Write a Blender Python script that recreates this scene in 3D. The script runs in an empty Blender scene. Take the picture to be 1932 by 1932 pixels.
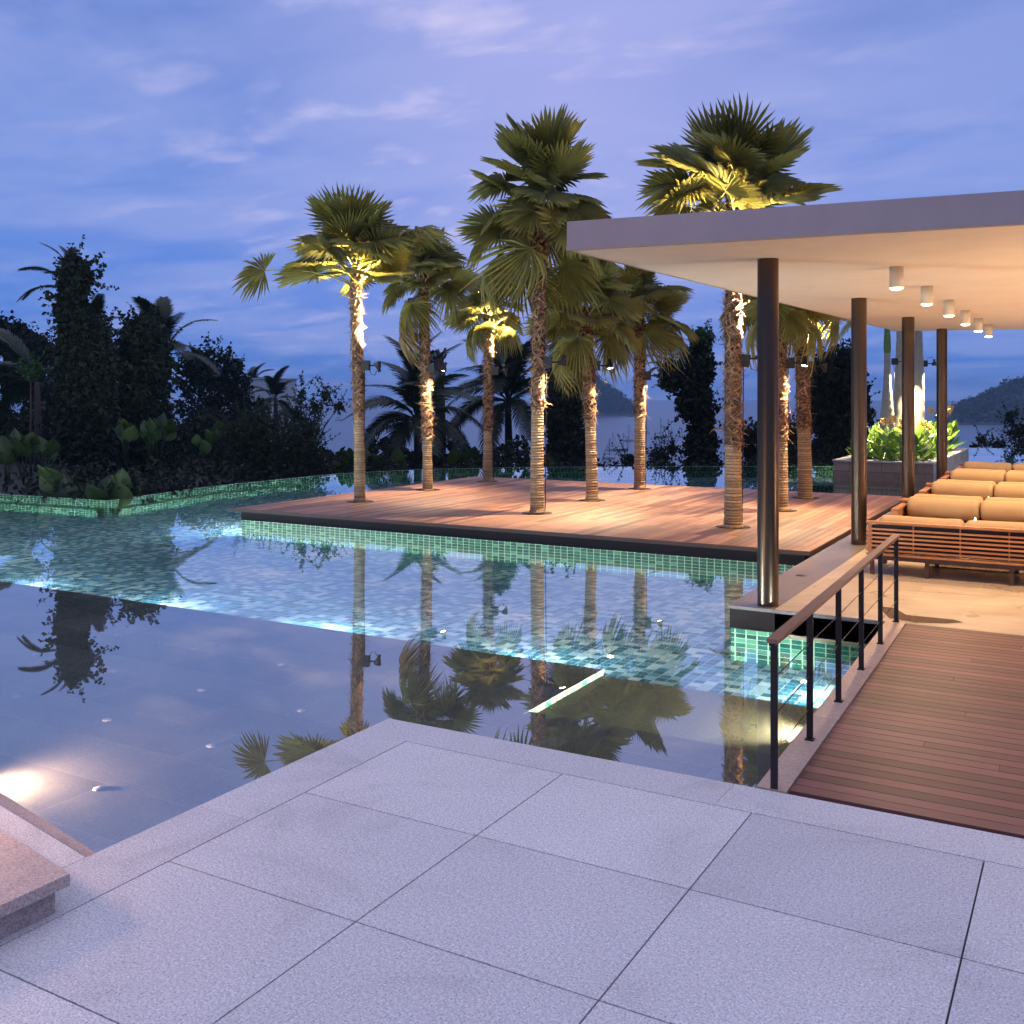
import bpy, math, random
from mathutils import Vector, Matrix
PI = math.pi
R_ = math.radians
random.seed(7)
sc = bpy.context.scene
col = sc.collection

# ------------------------------------------------------------------ camera
FP, HZ, CX, H = 1921.0, 745.0, 966.0, 2.37      # focal length and horizon measured on a 1932 px wide photo
YAW = R_(29.7)
FX, FY = -math.sin(YAW), math.cos(YAW)
RX, RY = math.cos(YAW), math.sin(YAW)
cd = bpy.data.cameras.new('camera'); cam = bpy.data.objects.new('camera', cd); col.objects.link(cam)
cam.location = (0, 0, H); cam.rotation_euler = (PI/2, 0, YAW)
cd.sensor_width = 36; cd.lens = FP/1932*36; cd.shift_y = -(966-HZ)/1932
cd.clip_start = .1; cd.clip_end = 20000
sc.camera = cam

def at(px, py, z=0.0):
    d = FP*(H-z)/(py-HZ); r = d*(px-CX)/FP
    return Vector((d*FX+r*RX, d*FY+r*RY, z))
def pd(px, py, d):
    r = d*(px-CX)/FP
    return Vector((d*FX+r*RX, d*FY+r*RY, H+(HZ-py)*d/FP))

# ------------------------------------------------------------------ view
sc.view_settings.view_transform = 'Standard'; sc.view_settings.look = 'None'
sc.view_settings.exposure = 0.0; sc.view_settings.gamma = 1.0
sc.render.engine = 'CYCLES'
cy = sc.cycles
cy.use_denoising = True
cy.max_bounces = 10; cy.diffuse_bounces = 3; cy.glossy_bounces = 4; cy.transparent_max_bounces = 12
cy.sample_clamp_indirect = 4.0
cy.caustics_reflective = False; cy.caustics_refractive = False

# ------------------------------------------------------------------ world: dusk sky with thin clouds
def nd(nt, t, **kw):
    n = nt.nodes.new(t)
    for k, v in kw.items():
        if k.startswith('i_'):
            n.inputs[int(k[2:]) if k[2:].isdigit() else k[2:].replace('_', ' ')].default_value = v
        else: setattr(n, k, v)
    return n
def ramp(nt, stops, fac=None, interp='LINEAR'):
    n = nt.nodes.new('ShaderNodeValToRGB'); cr = n.color_ramp; cr.interpolation = interp
    while len(cr.elements) < len(stops): cr.elements.new(.5)
    for e, (p, c) in zip(cr.elements, stops):
        e.position = p; e.color = (*c, 1) if len(c) == 3 else c
    if fac is not None: nt.links.new(fac, n.inputs[0])
    return n
w = bpy.data.worlds.new('World'); sc.world = w; w.use_nodes = True
nt = w.node_tree; nt.nodes.clear(); L = nt.links.new
out = nd(nt, 'ShaderNodeOutputWorld'); bg = nd(nt, 'ShaderNodeBackground'); L(bg.outputs[0], out.inputs[0])
tc = nd(nt, 'ShaderNodeTexCoord'); sx = nd(nt, 'ShaderNodeSeparateXYZ'); L(tc.outputs['Generated'], sx.inputs[0])
grad = ramp(nt, [(0, (.062, .20, .67)), (.03, (.072, .215, .69)), (.10, (.115, .255, .75)), (.2, (.155, .28, .74)),
                 (.33, (.145, .25, .66)), (.48, (.30, .38, .84)), (.7, (.90, .86, 1.16)), (1, (1.0, .95, 1.24))], sx.outputs[2])
za = nd(nt, 'ShaderNodeMath', operation='ADD', i_1=.13); L(sx.outputs[2], za.inputs[0])
dx = nd(nt, 'ShaderNodeMath', operation='DIVIDE'); dy = nd(nt, 'ShaderNodeMath', operation='DIVIDE')
L(sx.outputs[0], dx.inputs[0]); L(za.outputs[0], dx.inputs[1]); L(sx.outputs[1], dy.inputs[0]); L(za.outputs[0], dy.inputs[1])
cb = nd(nt, 'ShaderNodeCombineXYZ'); L(dx.outputs[0], cb.inputs[0]); L(dy.outputs[0], cb.inputs[1])
mp = nd(nt, 'ShaderNodeMapping'); mp.inputs['Rotation'].default_value = (0, 0, R_(-24)); mp.inputs['Scale'].default_value = (.8, 1.3, 1); L(cb.outputs[0], mp.inputs[0])
n1 = nd(nt, 'ShaderNodeTexNoise', i_Scale=1.15, i_Detail=9.0, i_Roughness=.56, i_Distortion=.35); L(mp.outputs[0], n1.inputs['Vector'])
n2 = nd(nt, 'ShaderNodeTexNoise', i_Scale=3.4, i_Detail=7.0, i_Roughness=.55, i_Distortion=.25); L(mp.outputs[0], n2.inputs['Vector'])
c1 = ramp(nt, [(.36, (0, 0, 0)), (.60, (1, 1, 1))], n1.outputs[0], 'EASE')
c2 = ramp(nt, [(.50, (0, 0, 0)), (.74, (1, 1, 1))], n2.outputs[0], 'EASE')
# glow of the vanished sun behind the cloud
def dotdir(px, py, power):
    g = Vector((FX+RX*(px-CX)/FP, FY+RY*(px-CX)/FP, (HZ-py)/FP)).normalized()
    vm = nd(nt, 'ShaderNodeVectorMath', operation='DOT_PRODUCT'); vm.inputs[1].default_value = g
    nv = nd(nt, 'ShaderNodeVectorMath', operation='NORMALIZE'); L(tc.outputs['Generated'], nv.inputs[0]); L(nv.outputs[0], vm.inputs[0])
    mx = nd(nt, 'ShaderNodeMath', operation='MAXIMUM', i_1=0.0); L(vm.outputs['Value'], mx.inputs[0])
    pw = nd(nt, 'ShaderNodeMath', operation='POWER', i_1=power); L(mx.outputs[0], pw.inputs[0])
    return pw.outputs[0]
g1 = dotdir(1090, 190, 34); g2 = dotdir(900, 120, 20)
m1 = nd(nt, 'ShaderNodeMixRGB', blend_type='MIX', i_2=(.34, .42, .82, 1))
f1 = nd(nt, 'ShaderNodeMath', operation='MULTIPLY', i_1=.55); L(c1.outputs[0], f1.inputs[0]); L(f1.outputs[0], m1.inputs[0]); L(grad.outputs[0], m1.inputs[1])
m2 = nd(nt, 'ShaderNodeMixRGB', blend_type='MIX', i_2=(.50, .51, .92, 1))
f2 = nd(nt, 'ShaderNodeMath', operation='MULTIPLY', i_1=.60); L(g1, f2.inputs[0]); L(f2.outputs[0], m2.inputs[0]); L(m1.outputs[0], m2.inputs[1])
m3 = nd(nt, 'ShaderNodeMixRGB', blend_type='MIX', i_2=(.80, .72, .98, 1))
f3 = nd(nt, 'ShaderNodeMath', operation='MULTIPLY'); L(c2.outputs[0], f3.inputs[0]); L(g2, f3.inputs[1])
f4 = nd(nt, 'ShaderNodeMath', operation='MULTIPLY', i_1=.60); L(f3.outputs[0], f4.inputs[0]); L(f4.outputs[0], m3.inputs[0]); L(m2.outputs[0], m3.inputs[1])
L(m3.outputs[0], bg.inputs[0]); bg.inputs[1].default_value = 1.0

WARM = (1, .75, .48); AMBER = (1, .64, .35)

# ------------------------------------------------------------------ materials
MATS = {}
def pmat(name, color, rough=.6, metal=0., spec=.5, build=None, **kw):
    m = bpy.data.materials.new(name); m.use_nodes = True
    t = m.node_tree; p = t.nodes['Principled BSDF']
    p.inputs['Base Color'].default_value = (*color, 1); p.inputs['Roughness'].default_value = rough
    p.inputs['Metallic'].default_value = metal; p.inputs['Specular IOR Level'].default_value = spec
    for k, v in kw.items(): p.inputs[k.replace('_', ' ')].default_value = v
    if build: build(t, p)
    MATS[name] = m
    return m
def objco(t, scale=(1, 1, 1)):
    tc = nd(t, 'ShaderNodeTexCoord'); mp = nd(t, 'ShaderNodeMapping'); mp.inputs['Scale'].default_value = scale
    t.links.new(tc.outputs['Object'], mp.inputs[0]); return mp.outputs[0]
def noise(t, vec, scale, detail=4., rough=.55, dist=0.):
    n = nd(t, 'ShaderNodeTexNoise', i_Scale=scale, i_Detail=detail, i_Roughness=rough, i_Distortion=dist)
    t.links.new(vec, n.inputs['Vector']); return n.outputs[0]
def mix(t, a, b, fac, mode='MIX'):
    m = nd(t, 'ShaderNodeMixRGB', blend_type=mode)
    for i, v in ((1, a), (2, b), (0, fac)):
        if hasattr(v, 'links') or hasattr(v, 'is_linked'): t.links.new(v, m.inputs[i])
        elif i == 0: m.inputs[0].default_value = v
        else: m.inputs[i].default_value = (*v, 1)
    return m.outputs[0]
def bump(t, p, h, strength=.3, dist=.01):
    b = nd(t, 'ShaderNodeBump', i_Strength=strength, i_Distance=dist); t.links.new(h, b.inputs['Height']); t.links.new(b.outputs[0], p.inputs['Normal'])

def granite(c, lo=.55, hi=1.25, sc_=95., stain=.18):
    def b(t, p):
        v = objco(t)
        s1 = ramp(t, [(.28, (lo*.75,)*3), (.45, (.90,)*3), (.56, (1.0,)*3), (.74, (hi*1.12,)*3)], noise(t, v, sc_, 2, .8))
        s2 = ramp(t, [(.30, (1-stain*1.3,)*3), (.46, (.97,)*3), (.70, (1.05,)*3)], noise(t, v, .8, 9, .68, .8))
        s4 = ramp(t, [(.35, (.86,)*3), (.65, (1.06,)*3)], noise(t, v, 42, 3, .7))
        at_ = nd(t, 'ShaderNodeAttribute', attribute_name='rnd')
        s3 = ramp(t, [(0, (.86, .86, .88)), (1, (1.06, 1.05, 1.04))], at_.outputs['Fac'])
        c1 = mix(t, c, s1.outputs[0], 1., 'MULTIPLY'); c2 = mix(t, c1, s2.outputs[0], 1., 'MULTIPLY')
        c3 = mix(t, c2, s3.outputs[0], 1., 'MULTIPLY'); c4 = mix(t, c3, s4.outputs[0], 1., 'MULTIPLY')
        t.links.new(c4, p.inputs['Base Color'])
        bump(t, p, noise(t, v, 140., 2, .6), .25, .004)
    return b
pmat('granite', (.5, .47, .45), .62, spec=.35, build=granite((.69, .68, .685), .38, 1.34))
pmat('granite_joint', (.05, .06, .07), .8)
pmat('granite_warm', (.5, .4, .34), .65, spec=.3, build=granite((.50, .40, .36), .6, 1.2, 90))
def slate(t, p):
    v = objco(t)
    tcx = nd(t, 'ShaderNodeTexCoord'); m = nd(t, 'ShaderNodeMapping'); t.links.new(tcx.outputs['Object'], m.inputs[0])
    m.inputs['Rotation'].default_value = (0, 0, 0)
    br = nd(t, 'ShaderNodeTexBrick', i_Scale=1.0); br.inputs['Mortar Size'].default_value = .006; br.inputs['Brick Width'].default_value = 1.2
    br.inputs['Row Height'].default_value = .6; br.inputs['Color1'].default_value = (.19, .185, .18, 1); br.inputs['Color2'].default_value = (.31, .30, .29, 1)
    br.inputs['Mortar'].default_value = (.38, .36, .34, 1); br.inputs['Mortar Smooth'].default_value = .6
    t.links.new(m.outputs[0], br.inputs['Vector'])
    s1 = ramp(t, [(.35, (.75,)*3), (.66, (1.3,)*3)], noise(t, v, 90, 3, .7))
    s2 = ramp(t, [(.3, (.75,)*3), (.7, (1.15,)*3)], noise(t, v, 1.1, 6, .6))
    c = mix(t, br.outputs[0], s1.outputs[0], 1., 'MULTIPLY'); c = mix(t, c, s2.outputs[0], 1., 'MULTIPLY')
    t.links.new(c, p.inputs['Base Color'])
pmat('pool_stone', (.2, .2, .2), .7, spec=.2, build=slate)
pmat('step_stone', (.4, .37, .25), .7, spec=.2, build=granite((.44, .42, .29), .6, 1.25, 90))

def tiles(t, p, stops, grout, gw=.045):
    uv = nd(t, 'ShaderNodeUVMap'); s = nd(t, 'ShaderNodeSeparateXYZ'); t.links.new(uv.outputs[0], s.inputs[0])
    fr = []; fl = []
    for k in (0, 1):
        a = nd(t, 'ShaderNodeMath', operation='MULTIPLY', i_1=8.0); t.links.new(s.outputs[k], a.inputs[0])
        f = nd(t, 'ShaderNodeMath', operation='FLOOR'); t.links.new(a.outputs[0], f.inputs[0]); fl.append(f.outputs[0])
        g = nd(t, 'ShaderNodeMath', operation='FRACT'); t.links.new(a.outputs[0], g.inputs[0])
        pp = nd(t, 'ShaderNodeMath', operation='PINGPONG', i_1=.5); t.links.new(g.outputs[0], pp.inputs[0])
        l = nd(t, 'ShaderNodeMath', operation='LESS_THAN', i_1=gw); t.links.new(pp.outputs[0], l.inputs[0]); fr.append(l.outputs[0])
    c = nd(t, 'ShaderNodeCombineXYZ'); t.links.new(fl[0], c.inputs[0]); t.links.new(fl[1], c.inputs[1])
    wn = nd(t, 'ShaderNodeTexWhiteNoise', noise_dimensions='2D'); t.links.new(c.outputs[0], wn.inputs['Vector'])
    cr = ramp(t, stops, wn.outputs['Value'], 'CONSTANT')
    mx = nd(t, 'ShaderNodeMath', operation='MAXIMUM'); t.links.new(fr[0], mx.inputs[0]); t.links.new(fr[1], mx.inputs[1])
    t.links.new(mix(t, cr.outputs[0], grout, mx.outputs[0]), p.inputs['Base Color'])
FT = [(0, (.012, .15, .22)), (.20, (.03, .25, .38)), (.38, (.07, .36, .50)), (.52, (.42, .66, .72)), (.74, (.70, .84, .84)), (.88, (.18, .36, .60))]
WT = [(0, (.008, .11, .085)), (.4, (.012, .16, .12)), (.7, (.025, .22, .16)), (.88, (.14, .42, .26))]
pmat('floor_tile', (.1, .3, .3), .4, spec=.2, build=lambda t, p: tiles(t, p, FT, (.62, .70, .66)))
pmat('wall_tile', (.1, .3, .2), .35, spec=.3, build=lambda t, p: tiles(t, p, WT, (.55, .78, .50), .06))
pmat('pale_tile', (.5, .6, .5), .35, spec=.3, build=lambda t, p: tiles(t, p, [(0, (.10, .45, .40)), (.3, (.55, .62, .62)), (.6, (.75, .78, .72)), (.82, (.30, .55, .50))], (.75, .80, .66), .06))

def wood(base, lo=.55, hi=1.35, along='y', gs=30.):
    def b(t, p):
        v = objco(t, (gs, 1.2, gs) if along == 'y' else (1.2, gs, gs))
        at_ = nd(t, 'ShaderNodeAttribute', attribute_name='rnd')
        s1 = ramp(t, [(0, (lo,)*3), (1, (hi,)*3)], at_.outputs['Fac'])
        s2 = ramp(t, [(.3, (.78,)*3), (.7, (1.16,)*3)], noise(t, v, 1.6, 5, .65))
        s3 = ramp(t, [(.35, (.86,)*3), (.65, (1.1,)*3)], noise(t, objco(t), 1.3, 5, .6))
        c = mix(t, base, s1.outputs[0], 1., 'MULTIPLY'); c = mix(t, c, s2.outputs[0], 1., 'MULTIPLY'); c = mix(t, c, s3.outputs[0], 1., 'MULTIPLY')
        t.links.new(c, p.inputs['Base Color']); bump(t, p, noise(t, v, 2., 4, .6), .25, .004)
    return b
pmat('deck_wood', (.3, .15, .1), .55, spec=.35, build=wood((.30, .148, .085), .50, 1.42, 'y'))
pmat('walk_wood', (.2, .1, .1), .42, spec=.5, build=wood((.148, .060, .060), .58, 1.38, 'x'))
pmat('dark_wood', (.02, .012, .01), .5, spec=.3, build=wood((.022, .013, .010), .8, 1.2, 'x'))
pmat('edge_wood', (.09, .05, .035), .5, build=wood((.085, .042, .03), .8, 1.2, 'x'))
pmat('teak', (.45, .2, .08), .45, build=wood((.46, .20, .075), .8, 1.2, 'x'))
pmat('rail_wood', (.3, .15, .09), .35, spec=.6, build=wood((.26, .13, .085), .8, 1.2, 'y', 60))

def plaster(c):
    def b(t, p):
        v = objco(t)
        s = ramp(t, [(.3, (.93,)*3), (.7, (1.03,)*3)], noise(t, v, 1.2, 6, .6)); s2 = ramp(t, [(.3, (.95,)*3), (.7, (1.04,)*3)], noise(t, objco(t, (1, 14, 1)), 2., 4, .6))
        k = mix(t, c, s.outputs[0], 1., 'MULTIPLY'); t.links.new(mix(t, k, s2.outputs[0], 1., 'MULTIPLY'), p.inputs['Base Color'])
        bump(t, p, noise(t, v, 120, 3, .6), .12, .003)
    return b
pmat('roof_plaster', (.45, .38, .38), .7, spec=.25, build=plaster((.47, .405, .385)))
pmat('ceiling', (.8, .74, .66), .55, spec=.3, build=plaster((.85, .77, .67)))
def limestone(t, p):
    v = objco(t)
    br = nd(t, 'ShaderNodeTexBrick', i_Scale=1.0, offset=0.5); br.inputs['Mortar Size'].default_value = .004; br.inputs['Brick Width'].default_value = 1.2
    br.inputs['Row Height'].default_value = .9; br.inputs['Color1'].default_value = (.50, .41, .30, 1); br.inputs['Color2'].default_value = (.56, .46, .34, 1)
    br.inputs['Mortar'].default_value = (.66, .56, .42, 1); t.links.new(objco(t), br.inputs['Vector'])
    s = ramp(t, [(.3, (.78,)*3), (.7, (1.12,)*3)], noise(t, objco(t, (.7, 3, 1)), 2.4, 8, .65, .4))
    t.links.new(mix(t, br.outputs[0], s.outputs[0], 1., 'MULTIPLY'), p.inputs['Base Color'])
    rr = ramp(t, [(.3, (.22,)*3), (.7, (.5,)*3)], noise(t, v, 1.7, 5, .6)); t.links.new(rr.outputs[0], p.inputs['Roughness'])
pmat('limestone', (.5, .4, .3), .4, spec=.45, build=limestone)
pmat('border_stone', (.25, .22, .2), .25, spec=.6, build=granite((.27, .235, .215), .85, 1.1, 60))
pmat('kerb_stone', (.5, .38, .3), .45, spec=.4, build=granite((.56, .42, .33), .9, 1.08, 60))
pmat('wet_stain', (.14, .11, .08), .12, spec=.8)
pmat('bronze', (.105, .072, .047), .30, .9, spec=.6)
pmat('iron', (.018, .013, .012), .45, .3, spec=.5)
pmat('steel_cable', (.08, .06, .055), .35, .8)
pmat('stud_metal', (.5, .5, .55), .5)
pmat('black_metal', (.02, .018, .017), .5, .2)
pmat('lamp_white', (.78, .70, .58), .5)
def fabric(t, p):
    v = objco(t)
    s = ramp(t, [(.35, (.9,)*3), (.65, (1.06,)*3)], noise(t, v, 260, 2, .6))
    t.links.new(mix(t, (.40, .285, .165), s.outputs[0], 1., 'MULTIPLY'), p.inputs['Base Color']); bump(t, p, noise(t, v, 5., 3, .5), .35, .02)
pmat('fabric', (.5, .28, .1), .85, spec=.15, build=fabric)
pmat('rug', (.2, .15, .09), .95, build=lambda t, p: t.links.new(ramp(t, [(.45, (.10, .07, .045)), (.55, (.34, .26, .16))], noise(t, objco(t), 26, 3, .8)).outputs[0], p.inputs['Base Color']))
def planterstone(t, p):
    br = nd(t, 'ShaderNodeTexBrick', i_Scale=1.0); br.inputs['Mortar Size'].default_value = .008; br.inputs['Brick Width'].default_value = .95
    br.inputs['Row Height'].default_value = .32; br.inputs['Color1'].default_value = (.22, .15, .10, 1); br.inputs['Color2'].default_value = (.30, .215, .15, 1); br.inputs['Mortar'].default_value = (.08, .06, .05, 1)
    uv = nd(t, 'ShaderNodeUVMap'); t.links.new(uv.outputs[0], br.inputs['Vector'])
    s = ramp(t, [(.3, (.7,)*3), (.7, (1.3,)*3)], noise(t, objco(t), 3.5, 6, .7)); t.links.new(mix(t, br.outputs[0], s.outputs[0], 1., 'MULTIPLY'), p.inputs['Base Color'])
pmat('planter_stone', (.2, .16, .13), .6, build=planterstone)
pmat('planter_cap', (.5, .42, .33), .5, build=plaster((.48, .40, .32)))
pmat('soil', (.03, .022, .015), .95)

def bark(c, ring=0., s=8.):
    def b(t, p):
        v = objco(t, (6, 6, s))
        r = ramp(t, [(.3, (.5,)*3), (.7, (1.35,)*3)], noise(t, v, 3., 5, .7))
        k = mix(t, c, r.outputs[0], 1., 'MULTIPLY'); at_ = nd(t, 'ShaderNodeAttribute', attribute_name='rnd'); r2 = ramp(t, [(0, (.28,)*3), (.5, (.85,)*3), (1, (1.35,)*3)], at_.outputs['Fac'])
        k = mix(t, k, r2.outputs[0], 1., 'MULTIPLY'); t.links.new(k, p.inputs['Base Color']); bump(t, p, noise(t, v, 2.5, 3, .6), .35, .006)
    return b
pmat('palm_bark', (.3, .2, .1), .85, spec=.15, build=bark((.33, .225, .13), s=26.))
pmat('palm_fibre', (.3, .18, .1), .85, spec=.15, build=bark((.34, .20, .115)))
pmat('fibre_core', (.08, .05, .033), .95, spec=.1, build=bark((.10, .06, .04)))
pmat('royal_bark', (.35, .3, .24), .8, build=bark((.40, .35, .28), s=14.))
pmat('crownshaft', (.10, .20, .04), .4)
pmat('dark_bark', (.05, .035, .028), .9)

def leafmat(name, c, var=.35, transl=.35, rough=.45, sc_=3.):
    m = bpy.data.materials.new(name); m.use_nodes = True; t = m.node_tree; p = t.nodes['Principled BSDF']; o = t.nodes['Material Output']
    v = objco(t)
    at_ = nd(t, 'ShaderNodeAttribute', attribute_name='rnd')
    r = ramp(t, [(0, (1-var, 1-var, 1-var*.8)), (1, (1+var*1.2, 1+var, 1-var*.3))], at_.outputs['Fac'])
    r2 = ramp(t, [(.3, (.8,)*3), (.7, (1.2,)*3)], noise(t, v, sc_, 4, .6))
    k = mix(t, c, r.outputs[0], 1., 'MULTIPLY'); k = mix(t, k, r2.outputs[0], 1., 'MULTIPLY')
    t.links.new(k, p.inputs['Base Color']); p.inputs['Roughness'].default_value = rough; p.inputs['Specular IOR Level'].default_value = .35
    tr = nd(t, 'ShaderNodeBsdfTranslucent'); k2 = mix(t, k, (1.15, 1.05, .75), 1., 'MULTIPLY'); t.links.new(k2, tr.inputs[0])
    ms = nd(t, 'ShaderNodeMixShader', i_0=transl); t.links.new(p.outputs[0], ms.inputs[1]); t.links.new(tr.outputs[0], ms.inputs[2]); t.links.new(ms.outputs[0], o.inputs[0])
    MATS[name] = m
leafmat('fan_leaf', (.25, .25, .085), .35, .34, .42)
leafmat('petiole', (.32, .30, .10), .2, .1, .5)
leafmat('dead_leaf', (.34, .24, .13), .3, .3, .8)
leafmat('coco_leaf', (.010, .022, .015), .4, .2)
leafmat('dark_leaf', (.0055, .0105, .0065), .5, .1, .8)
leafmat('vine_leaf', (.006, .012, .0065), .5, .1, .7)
leafmat('young_leaf', (.03, .07, .03), .4, .3)
leafmat('taro_leaf', (.022, .045, .012), .45, .3, .5)
leafmat('canna_leaf', (.16, .30, .06), .35, .4, .4)
leafmat('flower', (.85, .60, .30), .3, .4, .6)
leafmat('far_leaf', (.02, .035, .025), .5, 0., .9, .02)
pmat('ground', (.02, .022, .015), .95)
pmat('rock', (.12, .10, .09), .9)
pmat('boat_white', (.45, .47, .5), .4)
pmat('boat_dark', (.03, .04, .06), .5)
pmat('wall_paint', (.42, .46, .48), .8, build=plaster((.40, .44, .46)))
pmat('dish_mesh', (.08, .10, .12), .6, .3)
pmat('candle_glass', (.9, .75, .5), .3, Emission_Color=(1, .5, .2, 1), Emission_Strength=2.2)
def emis(name, c, s):
    m = bpy.data.materials.new(name); m.use_nodes = True; t = m.node_tree; t.nodes.remove(t.nodes['Principled BSDF'])
    e = nd(t, 'ShaderNodeEmission', i_0=(*c, 1), i_1=s); t.links.new(e.outputs[0], t.nodes['Material Output'].inputs[0]); MATS[name] = m
emis('lens', (1, .80, .52), 28); emis('flame', (1, .62, .25), 40); emis('masthead', (1, .75, .5), 14)

# water: Fresnel mirror over a clear, faintly tinted body
def water(name, ripple, tint, refl=1.0, scale=(1, 1, 1), dist=.02):
    m = bpy.data.materials.new(name); m.use_nodes = True; t = m.node_tree; t.nodes.remove(t.nodes['Principled BSDF']); o = t.nodes['Material Output']
    g = nd(t, 'ShaderNodeBsdfGlossy', i_Roughness=.0); g.inputs[0].default_value = (1, 1, 1, 1)
    fr = nd(t, 'ShaderNodeFresnel', i_IOR=1.333)
    b = nd(t, 'ShaderNodeBump', i_Strength=ripple, i_Distance=dist)
    t.links.new(noise(t, objco(t, scale), 2.2, 4, .55), b.inputs['Height']); t.links.new(b.outputs[0], g.inputs['Normal'])
    ms = nd(t, 'ShaderNodeMixShader'); t.links.new(ms.outputs[0], o.inputs[0]); t.links.new(g.outputs[0], ms.inputs[2])
    if refl != 1.0:
        q = nd(t, 'ShaderNodeMath', operation='MULTIPLY_ADD', i_1=refl, i_2=.31); q.use_clamp = True; t.links.new(fr.outputs[0], q.inputs[0]); t.links.new(q.outputs[0], ms.inputs[0])
    else: t.links.new(fr.outputs[0], ms.inputs[0])
    if tint is None:
        d = nd(t, 'ShaderNodeBsdfDiffuse'); d.inputs[0].default_value = (.01, .04, .09, 1); t.links.new(d.outputs[0], ms.inputs[1])
    else:
        tr = nd(t, 'ShaderNodeBsdfTransparent'); tr.inputs[0].default_value = (*tint, 1); t.links.new(tr.outputs[0], ms.inputs[1])
    MATS[name] = m
water('pool_water', .02, (.88, .97, .98), .80, dist=.0022)
pmat('sea_water', (.012, .045, .10), .30, spec=.28)

# ------------------------------------------------------------------ mesh builder
class MB:
    def __init__(s): s.v = []; s.f = []; s.r = []; s.uv = []; s.mi = []; s.sm = []
    def face(s, pts, r=None, uv=None, mi=0, sm=False):
        n = len(s.v); s.v += [tuple(p) for p in pts]; s.f.append(tuple(range(n, n+len(pts))))
        s.r.append(random.random() if r is None else r); s.uv.append(uv or [(0, 0)]*len(pts)); s.mi.append(mi); s.sm.append(sm)
    def grid(s, rows, r=None, closed=False, mi=0, sm=True, cap=False, rl=None):
        n = len(s.v); m = len(rows[0]); r = random.random() if r is None else r
        for row in rows: s.v += [tuple(p) for p in row]
        for i in range(len(rows)-1):
            for j in range(m if closed else m-1):
                k = (j+1) % m
                s.f.append((n+i*m+j, n+i*m+k, n+(i+1)*m+k, n+(i+1)*m+j)); s.r.append(rl[i] if rl else r); s.uv.append([(0, 0)]*4); s.mi.append(mi); s.sm.append(sm)
        if cap:
            for i in (0, len(rows)-1):
                s.f.append(tuple(n+i*m+j for j in (range(m) if i else reversed(range(m))))); s.r.append(r); s.uv.append([(0, 0)]*m); s.mi.append(mi); s.sm.append(False)
    def box(s, x0, x1, y0, y1, z0, z1, r=None, M=None, mi=0, uvs=None):
        r = random.random() if r is None else r
        P = [Vector((x, y, z)) for z in (z0, z1) for y in (y0, y1) for x in (x0, x1)]
        if M is not None: P = [M @ p for p in P]
        for q in ((0, 2, 3, 1), (4, 5, 7, 6), (0, 1, 5, 4), (2, 6, 7, 3), (0, 4, 6, 2), (1, 3, 7, 5)):
            pts = [P[i] for i in q]
            uv = None
            if uvs:
                nrm = (pts[1]-pts[0]).cross(pts[2]-pts[0]); a = [abs(c) for c in nrm]
                if a[2] >= max(a[0], a[1]): uv = [(p.x, p.y) for p in pts]
                elif a[0] > a[1]: uv = [(p.y, p.z*uvs) for p in pts]
                else: uv = [(p.x, p.z*uvs) for p in pts]
            s.face(pts, r, uv, mi)
    def prism(s, poly, z0, z1, r=None, mi=0, side=True, uv=False):
        r = random.random() if r is None else r
        s.face([(x, y, z1) for x, y in poly], r, [(x, y) for x, y in poly] if uv else None, mi)
        s.face([(x, y, z0) for x, y in reversed(poly)], r, None, mi)
        if side:
            for i in range(len(poly)):
                a, b = poly[i], poly[(i+1) % len(poly)]
                s.face([(*a, z0), (*b, z0), (*b, z1), (*a, z1)], r, None, mi)
    def tube(s, pts, rad, n=8, r=None, mi=0, cap=True, sm=True):
        rows = []; up = Vector((0, 0, 1))
        pts = [Vector(p) for p in pts]
        for i, p in enumerate(pts):
            d = (pts[min(i+1, len(pts)-1)] - pts[max(i-1, 0)]).normalized()
            a = d.cross(up if abs(d.z) < .95 else Vector((1, 0, 0))).normalized(); b = d.cross(a)
            q = rad[i] if isinstance(rad, (list, tuple)) else rad
            rows.append([p + a*q*math.cos(2*PI*k/n) + b*q*math.sin(2*PI*k/n) for k in range(n)])
        s.grid(rows, r, True, mi, sm, cap)
    def lathe(s, prof, n=16, c=(0, 0, 0), r=None, mi=0, cap=False):
        s.grid([[(c[0]+q*math.cos(2*PI*k/n), c[1]+q*math.sin(2*PI*k/n), c[2]+z) for k in range(n)] for q, z in prof], r, True, mi, True, cap)
    def mesh(s, name, mats):
        me = bpy.data.meshes.new(name); me.from_pydata(s.v, [], s.f)
        for m in (mats if isinstance(mats, (list, tuple)) else [mats]): me.materials.append(MATS[m])
        me.polygons.foreach_set('material_index', s.mi); me.polygons.foreach_set('use_smooth', s.sm)
        a = me.attributes.new('rnd', 'FLOAT', 'FACE'); a.data.foreach_set('value', s.r)
        u = me.uv_layers.new(name='UVMap'); flat = [c for q in s.uv for p in q for c in p]; u.data.foreach_set('uv', flat)
        me.update(); return me
    def build(s, name, mats, parent=None, loc=None):
        return link(name, s.mesh(name, mats), parent, loc)
def link(name, data, parent=None, loc=None, mat=None):
    o = bpy.data.objects.new(name, data); col.objects.link(o)
    if parent is not None: o.parent = parent
    if mat is not None: o.matrix_local = mat
    elif loc is not None: o.location = loc
    return o
def bev(o, w_=.006, seg=2):
    b = o.modifiers.new('bevel', 'BEVEL'); b.width = w_; b.segments = seg; b.limit_method = 'ANGLE'; return o
def tag(o, label=None, cat=None, group=None, kind=None):
    if label: o['label'] = label
    if cat: o['category'] = cat
    if group: o['group'] = group
    if kind: o['kind'] = kind
    return o
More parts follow.
